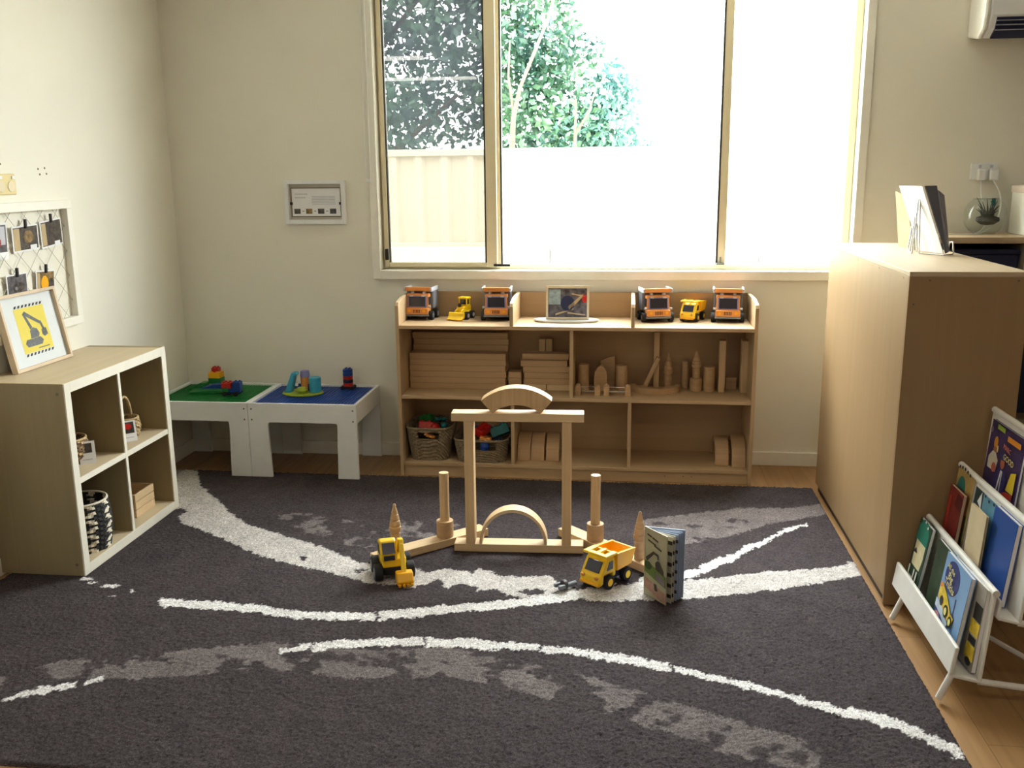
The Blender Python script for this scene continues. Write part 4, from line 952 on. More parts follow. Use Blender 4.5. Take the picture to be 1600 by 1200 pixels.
scyl(.302, 4.80, .017, .14, 'slim wooden cylinder at the back of the right bay')
for x, lab in ((.476, 'tall upright block, left of two at the right end of the bay'), (.584, 'tall upright block touching the right side of the bay')):
    sblock(MB().box(-.0155, .0155, -.033, .033, 0, .262), M['block_z'], lab, (x, 4.738, ZM), bevel=.0015)
sblock(MB().box(-.026, .026, -.020, .020, 0, .06), M['block_d'], 'small block between the two tall upright blocks', (.53, 4.80, ZM), bevel=.0015)
# curved blocks standing in the lower bays
def arch_block(x, R, lab, w=.066, y=4.715):
    sblock(MB().ring((0, 0), R, R - .032, 0, PI, 0, -w / 2, w / 2, 24), M['block_d'], lab, (x, y, zbot), 0, 'arch_block', bevel=.0015)
arch_block(-.508, .116, 'standing curved block nearest the divider in lower middle bay'); arch_block(-.438, .116, 'middle standing curved block of three in lower middle bay'); arch_block(-.362, .116, 'right standing curved block of three in lower middle bay')
arch_block(.482, .118, 'standing curved block left of the pair in lower right bay', y=4.722); arch_block(.562, .130, 'larger standing curved block at the right end of lower bay', y=4.708)

def basket(nm, lab, loc, a0, b0, a1, b1, hh, m, rows=18, cols=84, hole=None, mrim=None, amp=.0035):
    """woven tapered tub: a,b half sizes at base and rim, rounded corners"""
    t = thing(nm, lab, 'basket', loc, 0)
    def outline(a, b, i):
        s = 2 * PI * i / cols; e = .42
        c, d = math.cos(s), math.sin(s)
        return a * math.copysign(abs(c) ** e, c), b * math.copysign(abs(d) ** e, d)
    vs = []; fs = []
    for k in range(rows + 1):
        u = k / rows
        for i in range(cols):
            x, y = outline(a0 + (a1 - a0) * u, b0 + (b1 - b0) * u, i)
            w = amp * (1 if (i // 2 + k) % 2 else -1); L = math.hypot(x, y)
            vs.append((x * (1 + w / L), y * (1 + w / L), hh * u))
    for k in range(rows):
        for i in range(cols):
            if hole and hole(i / cols, (k + .5) / rows): continue
            fs.append((k * cols + i, k * cols + (i + 1) % cols, (k + 1) * cols + (i + 1) % cols, (k + 1) * cols + i))
    fs.append(tuple(range(cols))[::-1])
    o = MB().add(vs, fs).build('woven_body', m, t)
    sm = o.modifiers.new('thick', 'SOLIDIFY'); sm.thickness = .006; sm.offset = -1
    pth = [Vector((*outline(a1, b1, i), hh)) for i in range(cols)]; pth.append(pth[0])
    MB().tube(pth, .0055, 6).build('rim', mrim or m, t, smooth=True)
    return t
def hole1(u, v): return .67 < u < .79 and .66 < v < .86       # front = -y: angle 3/4
basket('seagrass_basket', 'narrow seagrass basket at the left end of the lower shelf', (-.992, 4.672, zbot), .094, .115, .118, .138, .172, M['wicker'], hole=lambda u, v: .715 < u < .785 and .66 < v < .88)
basket('seagrass_basket', 'wide seagrass basket beside the divider on the lower shelf', (-.722, 4.662, zbot), .122, .122, .140, .142, .118, M['wicker'], hole=lambda u, v: .735 < u < .79 and .55 < v < .95)
def toy_bit(loc, s, m, lab, rz, shape=0):
    b = MB()
    if shape == 0:
        b.box(-s, s, -s * .6, s * .6, -s * .5, s * .5)
        for i in (-.5, .5): b.cyl((i * s, 0, s * .5), (i * s, 0, s * .72), s * .3, n=10)
    elif shape == 1: b.lathe([(0, -s * .7), (s * .6, -s * .6), (s * .8, 0), (s * .6, s * .6), (0, s * .7)], 14)
    else:
        for a in range(3): b.prism(ell(0, 0, s, s * .34, 12, a * PI / 3), 2, -s * .22, s * .22)
    o = one('plastic_toy', b, m, lab, 'toy', loc, rz, 'coloured toys heaped in the baskets', bevel=.002); o.rotation_euler = (random.uniform(-.5, .5), random.uniform(-.4, .4), rz)
toy_bit((-1.02, 4.63, zbot + .165), .036, M['red'], 'red plastic toy brick on top of the narrow basket', .3); toy_bit((-.965, 4.61, zbot + .160), .030, M['red'], 'second red plastic toy at the front of the narrow basket', 1.2, 1)
toy_bit((-.985, 4.562, zbot + .130), .030, M['orange'], 'orange plastic toy showing through the narrow basket handle', .2, 2); toy_bit((-.955, 4.70, zbot + .178), .034, M['teal'], 'teal plastic toy at the back of the narrow basket', .7, 2)
toy_bit((-1.03, 4.71, zbot + .178), .036, M['green'], 'green plastic toy at the back of the narrow basket', -.3, 0); toy_bit((-.925, 4.65, zbot + .160), .026, M['teal'], 'small teal plastic toy at the right of the narrow basket', .9, 1)
toy_bit((-.72, 4.62, zbot + .150), .040, M['red'], 'red plastic toy on top of the wide basket', 1.1, 0); toy_bit((-.700, 4.57, zbot + .118), .034, M['orange'], 'orange plastic toy at the front of the wide basket', .5, 2)
toy_bit((-.70, 4.545, zbot + .085), .032, M['blue'], 'blue plastic toy showing through the wide basket handle', .1, 1); toy_bit((-.64, 4.68, zbot + .130), .048, M['teal'], 'dark teal plastic toy at the right of the wide basket', .2, 0)
toy_bit((-.78, 4.70, zbot + .125), .045, M['blue'], 'dark blue plastic toy at the back of the wide basket', -.5, 0); toy_bit((-.645, 4.60, zbot + .108), .030, M['navy'], 'navy plastic toy at the right front of the wide basket', .8, 2)

# photo frame on an oval tray, on the shelf top
tray = thing('oval_tray', 'pale oval tray on the shelf top under the small photo frame', 'tray', (-.300, 4.690, SZ))
MB().lathe([(0, 0), (.150, 0), (.162, .006), (.163, .012), (.158, .011), (.146, .006), (0, .005)], 40, (0, 0, 0), 1.0, .42).build('tray_dish', mat('pale_grey_ceramic', (208, 214, 224), .3), tray, smooth=True)
pf = thing('framed_photo', 'small pale wood photo frame standing on the oval tray', 'picture frame', (0, 0, 0))
plane_root(pf, (-.296, 4.715, SZ + .0062), (1, .02, 0), (0, .14, 1))
fw, fh = .108, .168
fm = mat('pale_frame_wood', (206, 190, 160), .5)
for nm, r_ in (('frame_side', rect(-fw, -fw + .011, 0, fh)), ('frame_side', rect(fw - .011, fw, 0, fh)), ('frame_side', rect(-fw + .011, fw - .011, 0, .012)), ('frame_side', rect(-fw + .011, fw - .011, fh - .012, fh))): MB().prism(r_, 2, -.014, .004).build(nm, fm, pf, bevel=.001)
MB().prism(rect(-fw + .01, fw - .01, .01, fh - .01), 2, -.012, -.004).build('photo', M['photo_g'], pf)
for pts, m_ in ((rect(-.095, -.035, .075, .150), mat('photo_sky', (150, 168, 172), .4, var=.3, vscale=50)), (ell(.0, .08, .035, .04, 14), M['navy']), ([(.01, .05), (.05, .085), (.08, .12), (.074, .127), (.0, .062)], M['card']), ([(-.06, .02), (.03, .05), (.03, .056), (-.06, .03)], M['card']), ([(.02, .125), (.09, .112), (.09, .119), (.02, .132)], M['card']), (ell(.085, .105, .012, .022, 12), M['red']), ([(.0, .03), (.09, .02), (.09, .026), (.0, .037)], M['card'])):
    flat(pf, 'photo_print', pts, m_, -.0038)

# ------------------------------------------------------------------ contents of the cube shelf
def round_basket(nm, lab, loc, r0, r1, hh, ms, rows, cols, pattern, amp, rim):
    t = thing(nm, lab, 'basket', loc, 0); mb = MB()
    vs = []
    for k in range(rows + 1):
        u = k / rows; rr = r0 + (r1 - r0) * u + .012 * math.sin(PI * u)
        for i in range(cols):
            a = 2 * PI * i / cols; w = amp * (1 if (i // 2 + k // 1) % 2 else -1); vs.append(((rr + w) * math.cos(a), (rr + w) * math.sin(a), hh * u))
    mb.v = vs
    for k in range(rows):
        for i in range(cols):
            mb.f.append((k * cols + i, k * cols + (i + 1) % cols, (k + 1) * cols + (i + 1) % cols, (k + 1) * cols + i)); mb.mi.append(pattern(i, k))
    mb.f.append(tuple(range(cols))[::-1]); mb.mi.append(0)
    o = mb.build('woven_body', ms, t); sm = o.modifiers.new('thick', 'SOLIDIFY'); sm.thickness = .006; sm.offset = -1
    MB().tube([Vector((r1 * math.cos(2 * PI * i / 40), r1 * math.sin(2 * PI * i / 40), hh)) for i in range(41)], .005, 6).build('rim', rim, t, smooth=True)
    return t
def zig(i, k):
    j = (i + (1 if k % 2 else 0)) % 8
    return 1 if j in (0, 1, 2) and (k % 3 != 2) else 0
round_basket('striped_basket', 'round black and cream woven basket in the lower left cube', (-2.155, 3.355, ft), .098, .100, .200, [M['blackfib'], M['cream']], 20, 64, zig, .003, M['cream'])
t = round_basket('willow_basket', 'brown willow basket in the upper left cube', (-2.205, 3.380, .382), .068, .077, .100, [M['wicker_d'], M['wicker_l']], 12, 60, lambda i, k: 1 if (i // 2 + k) % 3 == 0 else 0, .003, M['wicker_l'])
MB().tube([(0.0, .075 * math.cos(a), .098 + .085 * math.sin(a)) for a in [PI * i / 14 for i in range(15)]], .006, 8).build('handle', M['wicker_d'], t, smooth=True)
toy_cl = thing('cloth_bundle', 'dusky patterned cloth bundle poking out of the brown willow basket', 'cloth', (-2.205, 3.350, .430))
MB().lathe([(0, 0), (.04, .0), (.05, .03), (.042, .07), (.02, .09), (0, .093)], 12).build('folded_cloth', mat('dusky_cloth', (136, 112, 104), .9, var=.35, vscale=30), toy_cl, smooth=True)
t = round_basket('willow_basket', 'light willow basket with a hoop handle in the upper right cube', (-2.165, 3.768, .382), .046, .053, .085, [M['wicker_l'], M['wicker_d']], 10, 48, lambda i, k: 1 if (i // 2 + k) % 4 == 0 else 0, .003, M['wicker_l'])
MB().tube([(.0, 0.052 * math.cos(a), .085 + .092 * math.sin(a)) for a in [PI * i / 16 for i in range(17)]], .006, 8).build('handle', M['wicker_l'], t, smooth=True)
for (x, y, z, lab) in ((-2.108, 3.370, .3825, 'white tag card with dark photo leaning by the brown willow basket'), (-2.105, 3.690, .3825, 'white tag card with red photo leaning by the light willow basket')):
    t = thing('tag_card', lab, 'card', (0, 0, 0)); plane_root(t, (x, y, z), (.78, .62, 0) if 'dark' in lab else (.7, .71, 0), (-.14, .16, 1))
    MB().prism([(-.030, 0), (.030, 0), (.030, .090), (-.030, .090)], 2, -.001, .001).build('card_sheet', M['paper'], t)
    if 'dark' in lab: flat(t, 'photo_print', rect(-.020, .018, .044, .082), M['photo'], .0011)
    else:
        flat(t, 'photo_print', rect(-.026, .022, .036, .084), M['photo'], .0011); flat(t, 'photo_print', ell(-.002, .065, .014, .013, 12), M['red'], .0016)
    flat(t, 'caption_print', rect(-.02, .016, .016, .020), M['lgrey'], .0011)
t = thing('wooden_crate', 'small slatted wooden crate in the lower right cube', 'box', (-2.170, 3.760, ft))
for k in range(3):
    z = k * .036
    for s in (-1, 1):
        MB().box(.062 * s - .004, .062 * s + .004, -.082, .082, z + .001, z + .034).build('slat', M['block'], t, bevel=.001)
        MB().box(-.058, .058, .078 * s - .004, .078 * s + .004, z + .001, z + .034).build('slat', M['block_d'], t, bevel=.001)
MB().box(-.058, .058, -.074, .074, .001, .008).build('crate_floor', M['block'], t)

# excavator print in a pale frame, leaning on the wall on top of the cube shelf
ap = thing('framed_print', 'framed yellow excavator print leaning on the wall on the cube shelf', 'picture frame', (0, 0, 0))
plane_root(ap, (-2.322, 3.497, kh + .0015), (0, 1, 0), (-.052, 0, .298))
aw, ah = .186, .302
fm2 = mat('pale_oak_frame', (214, 192, 162), .5)
for r_ in (rect(-aw, -aw + .013, 0, ah), rect(aw - .013, aw, 0, ah), rect(-aw + .013, aw - .013, 0, .013), rect(-aw + .013, aw - .013, ah - .013, ah)): MB().prism(r_, 2, -.022, .004).build('frame_side', fm2, ap, bevel=.001)
MB().prism(rect(-aw + .012, aw - .012, .012, ah - .012), 2, -.020, -.012).build('mount', M['paper'], ap)
yp = mat('yellow_print', (244, 220, 90), .6)
flat(ap, 'yellow_print', rect(-.092, .098, .062, .240), yp, -.0118)
for k in range(8):
    for y in (.050, .242): flat(ap, 'hazard_stripe', [(-.088 + k * .0235, y), (-.076 + k * .0235, y), (-.068 + k * .0235, y + .010), (-.080 + k * .0235, y + .010)], M['ink'], -.0118)
gp1 = mat('grey_print', (112, 112, 116), .6, var=.3, vscale=90)
for pts in ([(-.06, .085), (.03, .085), (.045, .100), (.03, .116), (-.06, .114), (-.072, .100)], [(-.03, .116), (.02, .116), (.03, .130), (.02, .150), (-.004, .158), (-.026, .146)],
            [(-.02, .150), (-.046, .216), (-.036, .222), (-.006, .160)], [(-.046, .216), (-.030, .226), (.052, .176), (.044, .166)], [(.044, .176), (.056, .178), (.070, .140), (.058, .132)], [(.048, .142), (.078, .146), (.082, .118), (.058, .112), (.046, .122)]):
    flat(ap, 'excavator_print', pts, gp1, -.0112)
flat(ap, 'caption_print', rect(.0, .072, .071, .075), gp1, -.0112)
MB().prism(rect(-aw + .013, aw - .013, .013, ah - .013), 2, -.004, -.003).build('glazing', glass('picture_glass', (.97, .98, .98), .02), ap)

# ------------------------------------------------------------------ left wall: wire photo board, socket
wx = LX
bd = thing('photo_board', 'white framed wire mesh photo board hanging on the left wall', 'photo board', (wx, 0, 0))
by0, by1, bz0, bz1 = 3.20, 3.872, 0.868, 1.398
fb = .036
for y0, y1, z0, z1 in ((by0, by1, bz1 - fb, bz1), (by0, by1, bz0, bz0 + fb), (by0, by0 + fb, bz0 + fb, bz1 - fb), (by1 - fb, by1, bz0 + fb, bz1 - fb)): MB().box(0.0, .030, y0, y1, z0, z1).build('frame_side', M['trim'], bd, bevel=.002)
wirem = mat('thin_grey_wire', (186, 180, 166), .5)
ya, yb, za, zb = by0 + fb, by1 - fb, bz0 + fb, bz1 - fb
for s in (1, -1):
    c = -1.0
    for k in range(-8, 14):
        # lines y - ya = s*(z - za) + k*0.105, clipped to the frame
        pts = []
        for z in (za, zb):
            y = ya + s * (z - (za if s > 0 else zb)) + k * .105; pts.append([y, z])
        (y0, z0), (y1, z1) = pts
        def clip(y0, z0, y1, z1):
            if abs(y1 - y0) < 1e-9: return None
            t0, t1 = 0.0, 1.0
            for lim, sg in ((ya, 1), (yb, -1)):
                d0 = sg * (y0 - lim); d1 = sg * (y1 - lim)
                if d0 < 0 and d1 < 0: return None
                if d0 < 0: t0 = max(t0, d0 / (d0 - d1))
                elif d1 < 0: t1 = min(t1, d0 / (d0 - d1))
            if t1 - t0 < .03: return None
            return (y0 + t0 * (y1 - y0), z0 + t0 * (z1 - z0), y0 + t1 * (y1 - y0), z0 + t1 * (z1 - z0))
        q = clip(y0, z0, y1, z1)
        if q: MB().cyl((.010, q[0], q[1]), (.010, q[2], q[3]), .0011, n=6).build('wire', wirem, bd)
def wall_photo(y0, y1, z0, z1, m, lab, tilt=0.0, extra=None):
    t = thing('photo_print', lab, 'photo', (0, 0, 0), 0, 'photos clipped to the wire board'); plane_root(t, (wx + .0135, (y0 + y1) / 2, z1), (0, 1, tilt), (0.04, -tilt, 1))
    w = (y1 - y0) / 2; hh = z1 - z0
    MB().prism(rect(-w, w, -hh, 0), 2, 0, .0012).build('print_sheet', M['paper'], t)
    flat(t, 'picture', rect(-w * .90, w * .92, -hh * .93, -hh * .06), m, .0013)
    if extra:
        for pts, mm in extra: flat(t, 'picture', [(a * w, -b * hh) for a, b in pts], mm, .0018)
    MB().box(-.005, .005, -.012, .024, .0012, .010).build('clip', M['ink'], t, bevel=.001)
caps = M['paper']
wall_photo(3.30, 3.445, 1.185, 1.325, M['photo_g'], 'photo with red and blue figures at the left edge of wire board', .0, [(rect(.1, .8, .1, .6), M['lgrey']), (rect(-.2, .45, .45, .62), M['red']), (rect(.1, .95, .8, .93), M['paper'])])
wall_photo(3.472, 3.642, 1.205, 1.308, M['photo'], 'dark photo in the middle of the top row on wire board', .03, [(rect(-.9, -.45, .1, .93), M['card']), (ell(.2, .45, .4, .25, 10), M['photo_b']), (rect(.3, .8, .78, .93), M['paper'])])
wall_photo(3.655, 3.806, 1.210, 1.322, M['photo'], 'dark photo at right end of the top row on wire board', .08, [(rect(-.9, -.5, .1, .9), M['card']), (rect(.2, .7, .82, .95), M['paper'])])
wall_photo(3.404, 3.534, 1.035, 1.124, M['photo_g'], 'grey photo at left of the lower row above the excavator print', .02, [(ell(.1, .6, .6, .22, 12), M['photo']), (ell(-.1, .65, .15, .12, 8), M['lgrey'])])
wall_photo(3.595, 3.722, 1.010, 1.120, M['photo_b'], 'brown and yellow photo at right of the lower row on wire board', -.06, [(rect(-.9, -.6, .1, .93), M['card']), (ell(-.1, .5, .4, .3, 10), M['yellow2']), (ell(.6, .6, .3, .3, 10), M['photo'])])
so = thing('old_socket', 'yellowed plastic wall socket above the wire photo board', 'socket', (wx, 3.478, 1.468))
old = mat('yellowed_plastic', (226, 208, 150), .4)
MB().box(0, .012, -.062, .062, -.040, .040).build('face_plate', old, so, bevel=.004)
for y in (-.030, .030): MB().cyl((.012, y, -.008), (.0145, y, -.008), .021, n=20).build('socket_face', mat('cream_socket', (230, 216, 184), .4), so, bevel=.001)
for y in (-.03, .045): MB().box(.012, .016, y - .008, y + .008, .020, .032).build('switch', M['white'], so, bevel=.001)

# framed notice left of the window
wp = thing('notice_frame', 'white framed notice with four small photos left of the window', 'picture frame', (0, 0, 0))
plane_root(wp, (-1.618, WY, 1.240), (1, 0, 0), (0, 0, 1))
nw, nh = .162, .222
for r_ in (rect(-nw, -nw + .022, 0, nh), rect(nw - .022, nw, 0, nh), rect(-nw + .022, nw - .022, 0, .022), rect(-nw + .022, nw - .022, nh - .018, nh)): MB().prism(r_, 2, 0, .026).build('frame_side', M['white'], wp, bevel=.002)
MB().prism(rect(-nw + .02, nw - .02, .02, nh - .016), 2, .001, .006).build('backing', mat('grey_backing', (196, 190, 178), .6), wp)
MB().prism(rect(-nw + .034, nw - .030, .040, nh - .040), 2, .006, .008).build('notice_sheet', M['paper'], wp)
for r_ in (rect(-nw + .030, -nw + .034, .036, nh - .036), rect(nw - .030, nw - .026, .036, nh - .036), rect(-nw + .030, nw - .026, nh - .040, nh - .036), rect(-nw + .03, nw - .026, .036, .040)): MB().prism(r_, 2, .006, .0095).build('inner_border', mat('brown_border', (120, 102, 84), .6), wp)
for x in (-nw + .031, nw - .029): MB().box(x - .007, x + .007, .098, .112, .008, .013).build('clip', M['ink'], wp, bevel=.001)
for k in range(4): flat(wp, 'photo_print', rect(-.118 + k * .064, -.084 + k * .064, .052, .078), (M['photo'], M['photo_b'], M['photo'], M['photo_g'])[k], .0082)
for k in range(3): flat(wp, 'dash_print', rect(-.074 + k * .064, -.064 + k * .064, .064, .067), M['ink'], .0082)
for k, (a, b, y) in enumerate(((-.11, -.05, .150), (-.11, -.055, .132))):
    x = a
    while x < b: flat(wp, 'text_print', rect(x, x + .009, y, y + .006), M['lgrey'], .0082); x += .0115
for y in (.100, .108, .116, .124, .132, .140): flat(wp, 'text_print', rect(-.02, .105, y, y + .003), M['lgrey'], .0082)

# ------------------------------------------------------------------ right side: air conditioner, socket, bowl, papers
ac = thing('air_conditioner', 'white split air conditioner high on the wall right of the window', 'air conditioner', (1.548, WY, 2.065))
prof = [(0, 0.02), (-.13, 0.0), (-.185, .035), (-.205, .09), (-.205, .27), (-.17, .29), (0, .29)]
MB().prism(prof, 0, .025, .80).build('casing', M['white'], ac, bevel=.008)
MB().prism([(y * 1.02, z - .004 if z < .05 else z + .002) for y, z in prof], 0, 0, .026).build('end_cap', mat('white_end_cap', (240, 238, 230), .35), ac, bevel=.012)
MB().prism([(-.140, -.004), (-.189, .026), (-.207, .076), (-.203, .080), (-.180, .034), (-.135, .004)], 0, .055, .775).build('outlet', M['navy'], ac)
for k, (y, z) in enumerate(((-.206, .066), (-.2, .048), (-.19, .028))): MB().box(.055, .775, y - .006, y + .002, z - .003, z + .001).build('louvre', mat('grey_louvre', (150, 152, 162), .5), ac)
MB().tube([(.12 + k * .005, -.2065, .186 + .005 * math.sin(k * 1.7)) for k in range(15)], .0012, 5).build('logo_mark', M['grey'], ac)
ol = thing('power_point', 'white double power point on the wall above the glass bowl', 'socket', (1.678, WY, 1.478))
MB().box(-.062, .062, -.010, 0, -.038, .038).build('face_plate', M['white'], ol, bevel=.003)
for x in (-.02, .032): MB().box(x - .006, x + .006, -.013, -.010, .016, .030).build('switch', M['lgrey'], ol, bevel=.001)
for k, x in enumerate((-.018, .038)):
    pl_ = thing('power_plug', ('white plug in the left side of the power point', 'white plug in the right side of the power point')[k], 'plug', (1.678 + x, WY - .010, 1.462), 0, 'white plugs')
    MB().box(-.021, .021, -.036, 0, -.026, .026).build('plug_body', M['white'], pl_, bevel=.008, seg=3)
    pts = [(0, -.02, -.026), (.004 + k * .03, -.03, -.09), (.03 - k * .002 + k * .012, -.035, -.17), (.025 - k * .02, -.06, -.23), (-.03 - k * .04, -.12, -.268), (-.10 - k * .05, -.16, -.268), (-.22, -.17, -.268)]
    sm = []
    for i in range(len(pts) - 1):
        p0, p1, p2, p3 = [Vector(pts[max(0, min(len(pts) - 1, i + d))]) for d in (-1, 0, 1, 2)]
        for j in range(6):
            u = j / 6; sm.append(0.5 * ((2 * p1) + (-p0 + p2) * u + (2 * p0 - 5 * p1 + 4 * p2 - p3) * u * u + (-p0 + 3 * p1 - 3 * p2 + p3) * u ** 3))
    sm.append(Vector(pts[-1]))
    MB().tube(sm, .0028, 8).build('cable', M['white'], pl_, smooth=True)
bw = thing('glass_bowl', 'round clear glass bowl on the wall unit below the power point', 'bowl', (1.655, 4.73, 1.190))
gb = glass('clear_bowl_glass', (.88, .91, .90), .08)
bpro = [(.0, .001), (.05, .001)]
for i in range(17):
    a = -PI / 2 + .55 + (PI - 1.15) * i / 16; bpro.append((.094 * math.cos(a), .086 + .094 * math.sin(a)))
MB().lathe(bpro, 32, cap=False).build('bowl_wall', gb, bw, smooth=True)
MB().tube([(bpro[-1][0] * math.cos(2 * PI * i / 32), bpro[-1][0] * math.sin(2 * PI * i / 32), bpro[-1][1]) for i in range(33)], .003, 6).build('bowl_rim', gb, bw, smooth=True)
pn = thing('dried_plant', 'dark spiky dried plant inside the glass bowl', 'plant', (1.668, 4.73, 1.232))
dk = mat('dark_dried_leaf', (66, 66, 60), .8, var=.3, vscale=50)
MB().lathe([(0, 0), (.03, .004), (.052, .020), (.050, .036), (.02, .046), (0, .048)], 14).build('root_ball', dk, pn, smooth=True)
for k in range(22):
    a = k * 2.4; l = .05 + .02 * ((k * 7) % 5) / 5; e = .5 + .09 * (k % 9)
    MB().tube([(.02 * math.cos(a), .02 * math.sin(a), .03), (.5 * l * math.cos(a), .5 * l * math.sin(a), .04 + l * e * .6), (l * math.cos(a) * .85, l * math.sin(a) * .85, .04 + l * e * 1.1)], [.004, .003, .001], 5).build('spike', dk, pn)
tl = thing('cable_tag', 'small teal tag on the cable beside the glass bowl', 'tag', (1.728, WY - .030, 1.335))
MB().box(-.008, .008, -.006, .006, -.018, .018).build('tag_sleeve', M['teal'], tl, bevel=.002)
MB().box(-.003, .003, .006, .029, -.004, .004).build('tag_clip', M['teal'], tl)
bx = thing('white_box', 'white storage box at the right end of the wall unit', 'box', (1.88, 4.70, 1.190))
MB().box(-.09, .09, -.10, .10, 0, .20).build('box_body', M['trim'], bx, bevel=.006); MB().box(-.094, .094, -.104, .104, .19, .225).build('lid', mat('pinkish_white_card', (226, 210, 196), .6), bx, bevel=.006)

# wire holder with papers on top of the cabinet
wh = thing('paper_holder', 'chrome wire paper holder on top of the tall cabinet', 'holder', (0, 0, ch))
for k, (x, y, hh) in enumerate(((1.116, 3.895, .215), (1.128, 3.965, .150), (1.140, 4.04, .105))):
    MB().tube([(x - .012, y, .004), (x - .005, y, hh * .6), (x - .003, y, hh - .006), (x, y, hh), (x + .004, y, hh - .006), (x + .009, y, hh * .6), (x + .016, y, .004)], .0028, 8).build('wire_hoop', M['chrome'], wh, smooth=True)
MB().tube([(1.104, 3.895, .004), (1.128, 4.04, .004), (1.150, 4.12, .004)], .0028, 8).build('base_wire', M['chrome'], wh, smooth=True)
MB().tube([(1.132, 3.895, .004), (1.20, 3.815, .004), (1.235, 3.83, .005), (1.262, 3.90, .006), (1.266, 3.93, .045), (1.262, 3.95, .045), (1.262, 3.97, .004)], .0028, 8).build('base_wire', M['chrome'], wh, smooth=True)
def sheet3(nm, lab, cat, q, th, m, part='sheet'):
    """a sheet given by its four corners (in the room), th thick along its normal"""
    q = [Vector(v) for v in q]; n = (q[1] - q[0]).cross(q[3] - q[0]).normalized() * th
    t = thing(nm, lab, cat, q[0]); b = [v - q[0] for v in q]
    MB().add(b + [v + n for v in b], [(0, 3, 2, 1), (4, 5, 6, 7), (0, 1, 5, 4), (1, 2, 6, 5), (2, 3, 7, 6), (3, 0, 4, 7)]).build(part, m, t, bevel=.0005); return t
zb = ch + .0085
sheet3('brochure', 'white glossy brochure at the front of the paper holder', 'brochure', [(1.165, 4.00, zb), (1.203, 3.825, zb), (1.112, 3.850, ch + .262), (1.074, 4.025, ch + .262)], .003, mat('glossy_white_paper', (240, 240, 244), .25), 'cover')
sheet3('booklet', 'dark grey booklet behind the white brochure in the paper holder', 'booklet', [(1.2075, 3.826, zb), (1.228, 3.868, zb), (1.176, 3.905, ch + .262), (1.1175, 3.852, ch + .262)], .004, mat('dark_booklet', (98, 98, 112), .45), 'cover')
sheet3('booklet', 'pale grey booklet at the back of the paper holder', 'booklet', [(1.232, 3.880, zb), (1.252, 3.925, zb), (1.222, 3.955, ch + .225), (1.186, 3.915, ch + .245)], .004, mat('pale_booklet', (136, 134, 142), .45), 'cover')
sheet3('card_folder', 'tan card folder leaning at the left of the paper holder', 'folder', [(1.160, 4.285, ch + .001), (1.182, 4.150, ch + .001), (1.142, 4.150, ch + .215), (1.118, 4.240, ch + .235)], .003, M['card'], 'folder_front')

# ------------------------------------------------------------------ white book rack in the right foreground
rk = thing('book_rack', 'white tiered metal book rack at the right front, beside the cabinet', 'book rack', (0, 0, 0))
RY0, RY1 = 2.592, 3.205
W_ = M['white_metal']
def slab(nm, x0, z0, x1, z1, th, y0=RY0, y1=RY1, bev=.004, round_=0.0):
    """a board spanning y, from (x0,z0) up to (x1,z1)"""
    d = Vector((x1 - x0, z1 - z0)).normalized(); n = Vector((-d.y, d.x)) * th / 2
    pts = [(x0 + n.x, z0 + n.y), (x0 - n.x, z0 - n.y), (x1 - n.x, z1 - n.y), (x1 + n.x, z1 + n.y)]
    return MB().prism(pts, 1, y0, y1).build(nm, W_, rk, bevel=bev)
slab('front_lip', .938, .082, .950, .168, .012)
slab('shelf_floor', .944, .078, 1.022, .062, .010)
slab('back_board', 1.018, .058, 1.036, .332, .010)
slab('front_lip', 1.046, .262, 1.053, .315, .008); slab('shelf_floor', 1.048, .262, 1.112, .248, .010); slab('back_board', 1.108, .243, 1.124, .520, .010)
slab('front_lip', 1.150, .452, 1.157, .505, .008); slab('shelf_floor', 1.150, .452, 1.205, .440, .010)
# top tier: open frame with a board
slab('back_board', 1.198, .437, 1.212, .712, .010)
for (x, z) in ((1.037, .336), (1.125, .525), (1.213, .717)): MB().cyl((x, RY0, z), (x, RY1, z), .0105, n=14).build('top_rail', W_, rk, smooth=True)
for y in (RY0 + .012, RY1 - .10):
    MB().tube([(.914, y, 0.001 if y > 2.7 else 0.001), (.946, y, .085)], .010, 10).build('leg', W_, rk, smooth=True)
for y in (RY0 + .012, RY1 - .012):
    MB().tube([(1.018, y, .060), (1.330, y, .030), (1.345, y, FZ + .010)], .010, 10).build('side_bar', W_, rk, smooth=True)
    MB().tube([(1.108, y, .247), (1.345, y, .215)], .010, 10).build('side_bar', W_, rk, smooth=True)
    MB().tube([(1.345, y, FZ + .010), (1.295, y, .40), (1.222, y, .712)], .010, 10).build('rear_leg', W_, rk, smooth=True)
MB().tube([(1.02, RY1 - .05, .055), (1.30, RY0 + .05, .04)], .008, 8).build('cross_brace', W_, rk, smooth=True)
MB().tube([(1.332, RY0 + .012, .12), (1.332, RY1 - .012, .12)], .008, 8).build('cross_brace', W_, rk, smooth=True)

